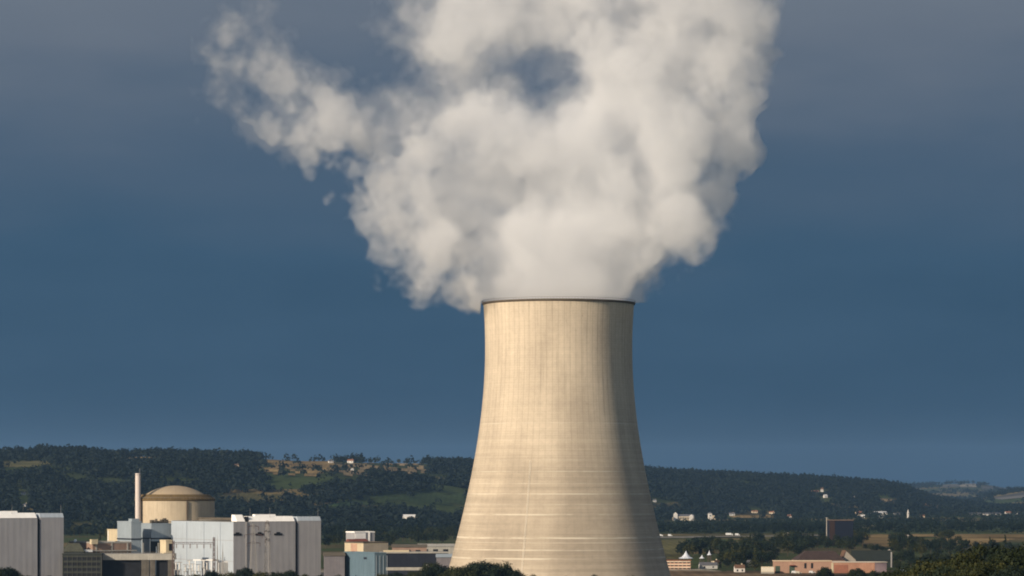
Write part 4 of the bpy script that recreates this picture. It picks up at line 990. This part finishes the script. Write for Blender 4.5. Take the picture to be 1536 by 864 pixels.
# the manor
x, d, z = hit(1026, 781, 2600); kk = d / FPX
o = thing('manor', 'pale stone manor with two wings behind the plain trees', 'manor', (x, d, z), .12)
mb = MB(); mb.box(-16 * kk, 16 * kk, 0, 9 * kk, 0, 6.5 * kk); mb.build('wall', WALLM[1], o)
mb = MB(); mb.hexa([(-16.4 * kk, -.4), (16.4 * kk, -.4), (16.4 * kk, 9.3 * kk), (-16.4 * kk, 9.3 * kk)], 6.5 * kk + .003, [(-15 * kk, 4 * kk), (15 * kk, 4 * kk), (15 * kk, 5 * kk), (-15 * kk, 5 * kk)], 9.5 * kk); mb.build('roof', ROOFM[2], o)
for s, hh in ((-13, 12.5), (11, 9)):
    mb = MB(); mb.box((s - 3) * kk, (s + 3) * kk, -1.5 * kk, -.003, 0, hh * kk * .78); mb.hexa([((s - 3) * kk, -1.5 * kk), ((s + 3) * kk, -1.5 * kk), ((s + 3) * kk, -.003), ((s - 3) * kk, -.003)], hh * kk * .78 + .003, [((s - .4) * kk, -1 * kk), ((s + .4) * kk, -1 * kk), ((s + .4) * kk, -.5), ((s - .4) * kk, -.5)], hh * kk)
    mb.build('wing', WALLM[0], o)
for q in range(7):
    mb = MB(); xx = (-8.5 + q * 2.6) * kk; mb.box(xx - 1, xx + 1, -.1, -.004, 2.6 * kk, 4.8 * kk); mb.build('window', M_dark, o)
def spire(px, yb, wpx, hpx, label, cap):
    x, d, z = hit(px, yb, 2600); w = wpx * d / FPX / 2; h = hpx * d / FPX
    o = thing('church_tower', label, 'church', (x, d, z), .2)
    mb = MB(); mb.box(-w, w, -w, w, 0, h * (1 - cap)); mb.build('wall', WALLM[0], o)
    mb = MB(); mb.hexa([(-w * 1.1, -w * 1.1), (w * 1.1, -w * 1.1), (w * 1.1, w * 1.1), (-w * 1.1, w * 1.1)], h * (1 - cap) + .003, [(-.2, -.2), (.2, -.2), (.2, .2), (-.2, .2)], h); mb.build('spire', ROOFM[2] if wpx > 3 else WALLM[0], o)
    mb = MB(); mb.box(-w * .35, w * .35, -w - .08, -w - .003, h * .45, h * .6); mb.build('window', M_dark, o)
    return o, w, h
o, w, h = spire(1065, 780, 5, 12, 'stout white church tower with nave right of the manor', .2)
mb = MB(); mb.box(w + .003, w + 5 * 1.4, -w, w, 0, h * .55); mb.build('nave', WALLM[1], o)
spire(1362, 777, 2.2, 13, 'thin white church spire in the right village', .45)
# long white building on the left hill foot
x, d, z = hit(614, 779, 2600); kk = d / FPX
o = thing('white_barn', 'bright white long barn alone on the slope left of the tower', 'barn', (x, d, z), -.25)
mb = MB(); mb.box(-12 * kk, 12 * kk, 0, 8 * kk, 0, 4 * kk); mb.build('wall', WALLM[0], o)
mb = MB(); mb.hexa([(-12.4 * kk, -.3), (12.4 * kk, -.3), (12.4 * kk, 8.3 * kk), (-12.4 * kk, 8.3 * kk)], 4 * kk + .003, [(-12.4 * kk, 3.6 * kk), (12.4 * kk, 3.6 * kk), (12.4 * kk, 4.4 * kk), (-12.4 * kk, 4.4 * kk)], 7 * kk); mb.build('roof', ROOFM[3], o)
mb = MB(); mb.box(-4 * kk, -1 * kk, -.1, -.004, 0, 3 * kk); mb.build('door', M_dark, o)

# near houses right of the tower
ND = 2420.
o = thing('apartment_block', 'peach three storey apartment block with balconies beside the tower foot', 'building', (X(999, ND), ND, 0), -.06)
wd = X(1036, ND) - X(999, ND); H = Z(841, ND)
M_peach = mat('peach render', (.48, .29, .21), var=.08, scale=.3, streak=.06)
mb = MB(); mb.box(0, wd, 0, 11, 0, H); mb.build('wall', M_peach, o)
mb = MB(); mb.box(-.4, wd + .4, -.6, 11.4, H + .003, H + .5); mb.build('roof', ROOFM[0], o)
nst = 3; sth = H / nst
for s in range(nst):
    for q in range(6):
        mb = MB(); xx = wd * (q + .5) / 6; mb.box(xx - 1.05, xx + 1.05, -.1, -.004, s * sth + .25, s * sth + sth * .48); mb.build('window', M_dark, o)
    mb = MB(); mb.box(.3, wd - .3, -1.1, -.101, s * sth + sth * .5, s * sth + sth * .86); mb.build('balcony', mat('cream balcony', (.56, .45, .34)), o)
def tent(px, ytop, ybase, wpx, d, label):
    o = thing('white_tent', label, 'tent', (X(px, d), d, 0)); w = wpx * d / FPX / 2; zt, ze = Z(ytop, d), Z(ybase, d)
    mb = MB(); pr = [(w * 1.06, ze - .3), (w, ze), (w * .62, ze + (zt - ze) * .16), (w * .32, ze + (zt - ze) * .45), (w * .10, ze + (zt - ze) * .8), (0, zt)]
    mb.lathe(pr, 10); mb.build('canopy', mat('white canvas', (.50, .52, .57), coord='Object', var=.05), o)
    for k in range(6):
        mb = MB(); mb.tube((w * .9 * cos(k * pi / 3), w * .9 * sin(k * pi / 3), 0), (w * .9 * cos(k * pi / 3), w * .9 * sin(k * pi / 3), ze), .12, n=5); mb.build('pole', M_dsteel, o)
tent(1029, 826, 837, 21, 2560, 'large white peaked tent behind the peach apartment block')
tent(1053, 832, 837, 8, 2540, 'small white tent right of the large one')
tent(1064, 825, 832, 7, 2600, 'small pointed tent above the brown house')
house(1074, 839, 14, 10, 'brown house with tan gable beside the white tents', 1, 1, .9, dmin=1800, d=2500)
house(1062, 846, 26, 10, 'dark roofed grey house below the small tents', 3, 2, .08, d=2440)
house(1109, 857, 15, 12, 'pinkish two storey house with bright white front', 0, 1, .1, d=2330)
house(1128, 848, 14, 9, 'dull grey house behind the pinkish house', 3, 2, -.3, d=2520)
house(1090, 836, 6, 4, 'tiny pale cottage among the dark trees', 3, 2, .4, d=2700)
o = thing('container', 'white storage container at the left end of the pink building', 'container', (X(1142, 2290), 2290, 0), -.03)
wd = X(1161, 2290) - X(1142, 2290); H = Z(850, 2290); hb = Z(858, 2290)
mb = MB(); mb.box(0, wd, 0, 4, hb, H); mb.build('body', M_cream, o)
mb = MB(); mb.box(-.05, wd + .05, -.05, 4.05, 0, hb - .003); mb.build('plinth', M_conc, o)
mb = MB()
for k in range(14): mb.box(wd * k / 14 + .1, wd * k / 14 + .3, -.06, -.004, hb + .3, H - .3)
mb.build('corrugation', M_trim, o)
# long pink building
PD = 2300.
o = thing('pink_building', 'long salmon pink flat roofed building at lower right', 'building', (X(1162, PD), PD, 0), .0)
H = Z(842, PD); wd = X(1312, PD) - X(1162, PD); u_ = lambda p: X(p, PD) - X(1162, PD)
M_salmon = mat('salmon render', (.34, .21, .15), var=.10, scale=.2, streak=.10)
mb = MB(); mb.box(0, u_(1248), 0, 16, 0, H); mb.build('wall', M_salmon, o)
mb = MB(); mb.box(u_(1248) + .003, wd, -.6, 14, 0, H - .8); mb.build('side_wing', mat('orange render', (.37, .20, .13), var=.2, scale=.2, streak=.1), o)
mb = MB(); mb.box(u_(1251), u_(1272), -.75, -.604, 0, H - 2.5); mb.build('brick_panel', mat('red panel', (.26, .11, .07), var=.2, scale=.3), o)
mb = MB(); mb.box(u_(1248) - .6, u_(1250), -.9, -.61, 0, H - 1.2); mb.build('pillar', M_cream, o)
mb = MB(); mb.box(u_(1304), u_(1330), -.3, 8, 0, H - .6); mb.build('grey_end', mat('mauve grey render', (.2, .15, .16)), o)
mb = MB(); mb.box(-.4, u_(1248), -.4, 16.3, H + .003, H + .5); mb.build('roof', mat('cream coping', (.62, .48, .33)), o)
mb = MB(); mb.box(u_(1248) + .01, u_(1331), -1, 14.3, H - .797, H - .3); mb.build('wing_roof', mat('pale coping', (.6, .52, .42)), o)
for px_ in (1208, 1218):
    mb = MB(); mb.box(u_(px_) - .8, u_(px_) + .8, -.12, -.004, H * .42, H * .86); mb.build('window', M_dark, o)
mb = MB(); mb.box(u_(1163), u_(1170), -.12, -.004, 0, H * .62); mb.build('gate', mat('dull green door', (.05, .07, .05)), o)
mb = MB(); mb.box(u_(1184), u_(1192), -.12, -.004, 0, H * .62); mb.build('gate', mat('dull green door', (.05, .07, .05)), o)
mb = MB(); mb.box(u_(1184.5), u_(1192.5), -2, -.005, H * .64, H * .7); mb.build('awning', M_red, o)
# roofs behind it
o = thing('brown_roof_hall', 'brown hipped roof hall behind the salmon pink building', 'hall', (X(1196, 2420), 2420, 0), .05)
u2 = lambda p: X(p, 2420) - X(1196, 2420); ze, zt = Z(840, 2420), Z(827, 2420)
mb = MB(); mb.box(0, u2(1268), 0, 30, 0, ze); mb.build('wall', M_pinkw, o)
mb = MB(); mb.hexa([(-.5, -.5), (u2(1268), -.5), (u2(1268), 30.5), (-.5, 30.5)], ze + .003, [(u2(1212), 13), (u2(1256), 13), (u2(1256), 17), (u2(1212), 17)], zt); mb.build('roof', mat('old brown tiles', (.05, .033, .028), var=.35, scale=.3), o)
o = thing('gabled_house', 'pale grey gable wall between brown hall and green shed', 'house', (X(1264, 2440), 2440, 0), .1)
u2 = lambda p: X(p, 2440) - X(1264, 2440); ze, zt = Z(840, 2440), Z(826, 2440)
mb = MB(); w = u2(1284); mb.box(0, w, 0, 14, 0, ze); mb.poly([(0, 0, ze), (w, 0, ze), (w * .25, 0, zt)]); mb.poly([(0, 14, ze), (w * .25, 14, zt), (w, 14, ze)]); mb.build('wall', mat('beige grey gable', (.33, .29, .24), streak=.15), o)
mb = MB(); mb.quad((-.4, -.4, ze - .2), (w * .25, -.4, zt + .2), (w * .25, 14.4, zt + .2), (-.4, 14.4, ze - .2)); mb.quad((w + .4, -.4, ze - .1), (w + .4, 14.4, ze - .1), (w * .25, 14.4, zt + .2), (w * .25, -.4, zt + .2)); mb.build('roof', ROOFM[1], o)
o = thing('green_shed', 'long dull green shed behind the right end of the pink building', 'shed', (X(1281, 2470), 2470, 0), .02)
u2 = lambda p: X(p, 2470) - X(1281, 2470); ze, zt = Z(841, 2470), Z(826, 2470); M_gshed = mat('dull green sheet', (.02, .025, .021), var=.15, scale=.2, streak=.1)
mb = MB(); mb.box(0, u2(1340), 0, 24, 0, ze); mb.build('wall', M_gshed, o)
mb = MB(); mb.hexa([(-.5, -.5), (u2(1340), -.5), (u2(1340), 24.5), (-.5, 24.5)], ze + .003, [(-.5, 11.5), (u2(1340), 11.5), (u2(1340), 12.5), (-.5, 12.5)], zt); mb.build('roof', M_gshed, o)
mb = MB(); mb.box(u2(1336), u2(1338), -.9, -.3, 0, zt - 1); mb.build('downpipe', M_steel, o)
# dark hangar and its tall pole on the plain
x, d, z = hit(1262, 818, 2600)
o = thing('dark_hangar', 'dark navy hangar with pale roof line on the plain', 'hangar', (x, d, z), .04)
w = 36 * d / FPX; H = (818 - 781) * d / FPX
mb = MB(); mb.box(-w / 2, w / 2, 0, 24, 0, H); mb.build('wall', mat('navy sheet', (.006, .009, .019), var=.2), o)
mb = MB(); mb.box(-w / 2 - .5, w / 2 + .5, -.5, 24.5, H + .003, H + .9); mb.build('roof', mat('rusty roof edge', (.12, .085, .065)), o)
mb = MB(); mb.box(-w / 2, -w / 2 + 6, -.3, -.004, 0, H - .5); mb.build('door', mat('rust brown door', (.028, .016, .013)), o)
for i, (px_, yb, yt, lab) in enumerate([(1240, 819, 776, 'tall pale pole at the left side of the dark hangar'), (1362, 822, 802, 'short pale pole in front of the golden right field'), (1334, 838, 824, 'grey pole beside the long green shed')]):
    x, d, z = hit(px_, yb, 2300); o = thing('pole', lab, 'pole', (x, d, z)); h = (yb - yt) * d / FPX
    mb = MB(); mb.tube((0, 0, 0), (0, 0, h), .55, .35, 8); mb.build('mast', mat('pale pole paint', (.36, .33, .29), coord='Object'), o)
    mb = MB(); mb.box(-1.5, 1.5, -.2, .2, h - 1, h - .6); mb.build('crossarm', M_steel, o)

# vans and lorries on the plain road
def vehicle(px, yb, L_, H_, label, box=False, col=0, rz=0., dmin=2300, d=None):
    if d is None: x, d, z = hit(px, yb, dmin)
    else: x, z = X(px, d), gz(X(px, d), d)
    z += .5
    o = thing('lorry' if box else 'van', label, 'lorry' if box else 'van', (x, d, z), rz)
    w = 1.25; mp_ = mat(['white car paint', 'cream car paint'][col], [(.6, .6, .59), (.55, .5, .4)][col], var=.03, rough=.35, spec=.5)
    mb = MB()
    if box: mb.box(-L_ / 2, L_ / 2 - 2.4, -w, w, .9, H_)
    else: mb.hexa([(-L_ / 2, -w), (L_ / 2, -w), (L_ / 2, w), (-L_ / 2, w)], .4, [(-L_ / 2 + .1, -w * .92), (L_ / 2, -w * .92), (L_ / 2, w * .92), (-L_ / 2 + .1, w * .92)], H_ * .55); 
    if not box: mb.hexa([(-L_ / 2 + .1, -w * .92), (L_ / 2 - 1.0, -w * .92), (L_ / 2 - 1.0, w * .92), (-L_ / 2 + .1, w * .92)], H_ * .55 + .003, [(-L_ / 2 + .2, -w * .85), (L_ / 2 - 1.8, -w * .85), (L_ / 2 - 1.8, w * .85), (-L_ / 2 + .2, w * .85)], H_)
    mb.build('cargo_box' if box else 'body', mp_, o)
    if box:
        mb = MB(); mb.hexa([(L_ / 2 - 2.2, -w), (L_ / 2, -w), (L_ / 2, w), (L_ / 2 - 2.2, w)], .6, [(L_ / 2 - 2.2, -w), (L_ / 2 - .5, -w), (L_ / 2 - .5, w), (L_ / 2 - 2.2, w)], H_ * .8); mb.build('cab', mp_, o)
    mb = MB(); mb.box(L_ / 2 - 2.0, L_ / 2 - .7, -w - .02, -w * .93 - .07, H_ * .5, H_ * .7); mb.build('window', M_dark, o)
    for sx in (-L_ * .3, L_ * .32):
        for sy in (-w - .03, w - .2):
            mb = MB(); mb.tube((sx, sy, .42), (sx, sy + .23, .42), .42, n=14); mb.build('wheel', M_dark, o)
vehicle(990, 805.5, 8, 3.0, 'white lorry on the road just right of the tower', True)
vehicle(1005, 805, 5.5, 2.6, 'white van following the lorry near the tower')
vehicle(1094, 804, 9.5, 3.4, 'large white lorry on the road above the dark trees', True)
vehicle(1106, 804, 6, 2.9, 'white van ahead of the large lorry', rz=.1)
vehicle(1192, 859, 4.6, 2.0, 'white car parked before the salmon pink wall', d=2280)
vehicle(1198, 859, 4.2, 1.7, 'cream car parked next to the white one', col=1, d=2276)
vehicle(1218, 858, 4.4, 1.9, 'white car parked under the narrow windows', d=2282)
vehicle(1354, 852, 5, 2.3, 'white van glimpsed between the right hand trees', d=2300)

# ------------------------------------------------------------------ trees
NEARG = np.random.default_rng(5)
def kinds(pref, mlist, n, leaf, hts):
    r = []
    for i, m in enumerate(mlist):
        h = hts[i]; pop = i == 3
        o = make_tree('poplar_tree' if pop else 'broadleaf_tree', 'tree', 'tree', h, h * (.46 if not pop else .16), n, leaf, m, 30 + i + len(pref) * 7, 1.0, pop, pref == 'near')
        r.append((o, h))
    return r
far_k = kinds('far', [M_leafA, M_leafB, M_leafB, M_leafA], 700, 1.15, [14, 15, 13, 19])
near_k = kinds('near', [M_leafA, M_leafA, M_leafB], 16000, .52, [18, 20, 17])
used = set()
def plant(bank, i, x, y, z, h, label, group, wide=1.0):
    o, h0 = bank[i]; s = h / h0
    sc3 = (s * wide, s * wide, s)
    if (id(bank), i) not in used:
        used.add((id(bank), i)); o.location = (x, y, z); o.scale = sc3; o.rotation_euler = (0, 0, random.uniform(0, 6.28)); o['label'] = label
        if group: o['group'] = group
        return o
    return tree_copy(o, (x, y, z), random.uniform(0, 6.28), sc3, label, group)
# rows on the plain: x range, base row range, height range in metres, count
ROWS = [
 (985, 1090, 797, 801, 12, 17, 22, 'dark tree in the row behind the road right of the tower', 'trees in the row behind the road'),
 (1090, 1240, 797, 802, 12, 18, 44, 'tree in the dense belt below the village houses', 'trees in the belt below the village'),
 (1022, 1140, 822, 840, 12, 17, 30, 'dark tree in the clump behind the white tents', 'trees clumped behind the tents'),
 (1115, 1215, 818, 838, 11, 17, 34, 'tree in the dark clump behind the salmon pink building', 'trees behind the pink building'),
 (1185, 1285, 812, 830, 11, 17, 22, 'dark tree standing round the foot of the dark hangar', 'trees round the dark hangar'),
 (1275, 1296, 815, 824, 12, 19, 6, 'tree right of the dark hangar', 'trees right of the dark hangar'),
 (1296, 1345, 825, 832, 6, 9, 8, 'low round tree at the near edge of the golden field', 'low trees before the golden field'),
 (1338, 1365, 816, 828, 14, 19, 6, 'tall tree between the two golden fields', 'trees between the golden fields'),
 (1365, 1440, 816, 826, 8, 13, 13, 'dark tree before the right golden field', 'trees before the right golden field'),
 (1280, 1540, 793, 799, 10, 16, 36, 'tree in the long belt beyond the golden fields', 'trees beyond the golden fields'),
 (1405, 1430, 808, 814, 12, 16, 4, 'bushy tree standing in the right golden field', 'trees in the right golden field'),
 (96, 205, 796, 813, 10, 17, 26, 'dark tree behind the low plant buildings', 'trees behind the low plant buildings'),
 (484, 575, 790, 812, 14, 20, 32, 'dark tree right behind the white turbine hall', 'trees right of the white turbine hall'),
 (560, 700, 786, 806, 12, 19, 44, 'tree in the grove left of the cooling tower', 'trees in the grove left of the tower'),
 (570, 700, 808, 820, 12, 18, 22, 'tree rising behind the brown sheds', 'trees behind the brown sheds'),
 (1080, 1160, 843, 851, 10, 14, 20, 'dark tree among the houses left of the salmon pink building', 'trees left of the pink building'),
 (1338, 1540, 826, 838, 9, 14, 30, 'dark tree in the hedge behind the foreground clump', 'hedge trees behind the foreground clump'),
 (484, 590, 814, 824, 11, 16, 18, 'dark tree behind the white building with the red strip', 'trees behind the white building'),
 (1335, 1480, 844, 856, 8, 12, 24, 'small dark tree in the hedge right of the green shed', 'small hedge trees right of the green shed'),
 (985, 1140, 850, 858, 7, 11, 12, 'small tree between the houses right of the tower', 'small trees among the near houses'),
]
FARBELT = {'trees in the row behind the road', 'trees in the belt below the village', 'trees beyond the golden fields', 'trees in the grove left of the tower', 'trees right of the white turbine hall'}
BELT = []
for (x0, x1, y0, y1, h0, h1, n, lab, grp) in ROWS:
    for k in range(n):
        px_ = x0 + (x1 - x0) * (k + random.uniform(.1, .9)) / n; py_ = random.uniform(y0, y1)
        x, d, z = hit(px_, py_, 2240)
        i = random.choice([0, 1, 1, 2, 2, 0, 3 if n > 10 else 1])
        if 1012 < px_ < 1078 and py_ > 842: continue
        if grp in FARBELT:
            BELT.append((i, x, d, z, random.uniform(h0, h1))); continue
        plant(far_k, i, x, d, z, random.uniform(h0, h1) * (1.15 if i == 3 else 1), lab, grp, random.uniform(.9, 1.25))
bv, bf, off = [], [], 0
for (i, x, d, z, h) in BELT:
    o, h0 = far_k[i]; me = next(c for c in o.children if c.name.startswith('crown')).data
    v = np.empty(len(me.vertices) * 3, np.float32); me.vertices.foreach_get('co', v); v = v.reshape(-1, 3) * (h / h0) * np.array([1.1, 1.1, 1])
    a = random.uniform(0, 6.28); v = v @ np.array([[cos(a), sin(a), 0], [-sin(a), cos(a), 0], [0, 0, 1]]) + np.array([x, d, z - 1])
    bv.append(v); bf.append(np.arange(len(v)).reshape(-1, 4) + off); off += len(v)
tag(np_mesh('tree_belt', np.vstack(bv), np.vstack(bf), [M_leafB]), 'far belts of trees on the plain below the hills', 'woods', kind='stuff')
def near(px_, ytop, d, label, i=None, wide=1.0, group=None):
    x = X(px_, d); z = gz(x, d); h = Z(ytop, d) - z
    plant(near_k, random.randrange(3) if i is None else i, x, d, z, h, label, group, wide)
# right foreground clump
for (px_, yt, d, wd_, i, lab) in [
 (1338, 842, 690, .75, 0, 'lowest sunlit tree at the left end of the foreground clump'), (1366, 836, 680, .9, 1, 'low yellowish tree second from the left of the clump'),
 (1395, 826, 660, .85, 0, 'olive tree in the left half of the foreground clump'), (1424, 821, 670, .85, 1, 'rounded olive tree mid clump with a lower top'),
 (1408, 838, 620, .9, 2, 'dark low tree in front of the olive ones'), (1452, 812, 640, .8, 1, 'olive tree just left of the tallest foreground tree'),
 (1474, 800, 650, .72, 0, 'tall tree with dark pointed top in the foreground clump'), (1500, 806, 640, .8, 2, 'dark tree right of the tall pointed tree'),
 (1526, 802, 630, .85, 1, 'large tree at the right edge of the photo'), (1548, 808, 640, .9, 0, 'tree half cut by the right edge'),
 (1480, 828, 590, .9, 1, 'yellow green tree low in front of the tall pointed one'), (1446, 840, 600, .9, 0, 'yellowish bushy tree at the bottom of the clump'), (1515, 838, 585, .9, 2, 'dark bushy tree at the bottom right corner'),
]: near(px_, yt, d, lab, i, wd_)
for (px_, yt, d, wd_, i, lab) in [
 (1237, 846, 1900, .7, 0, 'round yellowish tree before the middle of the pink building'), (1286, 848, 1880, .85, 0, 'wide olive tree before the orange wing'), (1310, 852, 1850, .8, 1, 'low olive tree before the grey end of the pink building'),
 (720, 834, 1600, 1.05, 2, 'tallest dark tree at the foot of the cooling tower'), (748, 836, 1610, .95, 1, 'round dark tree right of the tallest at the tower foot'), (692, 841, 1580, 1.0, 0, 'low wide tree left of the tallest at the tower foot'),
 (662, 841, 1600, .95, 2, 'dark tree at the left edge of the tower base'), (770, 848, 1600, .9, 0, 'low bush like tree at the end of the tower foot clump'),
 (648, 838, 1800, .8, 1, 'dark tree before the end of the long dark hall'), (620, 852, 1750, .9, 0, 'low tree under the pale perimeter wall'), (592, 854, 1760, .9, 2, 'low dark tree right of the blue building'),
 (573, 856, 1740, .7, 1, 'small tree at the foot of the blue building'),
 (8, 845, 1650, .95, 2, 'dark tree in the lower left corner'), (-16, 843, 1650, 1.0, 1, 'dark tree cut by the left edge'), (36, 857, 1620, .8, 0, 'low bush before the mauve hall'), (72, 859, 1640, .6, 2, 'tiny dark tree top under the mauve hall annex'),
 (318, 851, 1680, .8, 2, 'dark tree below the white transformer'), (345, 853, 1660, .8, 1, 'low dark tree under the hall corner'), (366, 846, 1690, .75, 2, 'taller dark tree at the foot of the left pylon'), (392, 852, 1680, .8, 0, 'low dark tree between the pylon feet'),
 (416, 853, 1670, .8, 1, 'dark tree right of the pylons'), (433, 850, 1690, .7, 2, 'dark tree beside the hall joint'), (456, 856, 1660, .8, 0, 'low dark tree under the hall annex'), (482, 858, 1650, .8, 2, 'low dark tree at the right corner of the white hall'),
 (240, 859, 1650, .8, 1, 'dark tree top below the concrete deck'), (268, 857, 1660, .8, 2, 'dark tree top under the substation gantry'), (292, 856, 1670, .8, 0, 'dark tree top among the insulator posts'),
 (800, 857, 1640, .6, 1, 'thin tree top right of the tower foot clump'), (850, 859, 1630, .5, 0, 'small tree top before the tower middle'), (893, 857, 1650, .5, 2, 'small dark tree top right of the tower middle'), (945, 859, 1640, .6, 1, 'low tree top near the right foot of the tower'), (508, 858, 1650, .7, 1, 'low dark tree between white hall and blue building'), (535, 860, 1650, .7, 2, 'low dark tree before the blue building'),
]: near(px_, yt, d, lab, i, wd_)
# lone trees on the skyline
SKY_T = [(12, 672), (24, 673), (45, 676), (225, 678), (240, 680), (256, 677), (300, 681), (318, 683), (486, 686), (508, 686), (517, 684), (545, 690), (555, 691), (588, 690), (598, 687), (622, 690), (632, 691), (654, 690), (685, 690), (697, 691), (972, 697), (980, 700), (998, 701), (1003, 702), (1024, 704), (1046, 707), (1075, 707), (1092, 708), (1112, 711), (1300, 717), (1265, 715)]
for (px_, yt) in SKY_T:
    d = float(np.interp(px_, FOOT_X, RDG_D)); x = X(px_, d); z = gz(x, d)
    h = max(8, min(28, Z(yt, d) - z))
    plant(far_k, random.choice([0, 1, 2]), x, d, z - 1, h, 'lone tree standing up from the hilltop skyline', 'single trees on the hilltop skyline', random.uniform(1, 1.4))

# ------------------------------------------------------------------ haze
HZ = 2.0e-5
hm = vol_mat('pale air', HZ, (.34, .60, 1.0), .2)
mb = MB(); mb.box(-30000, 30000, -30000, 30000, -3.5, 470)
haze = mb.build('haze', hm); tag(haze, 'pale air that turns the far hills blue', 'haze', kind='stuff')
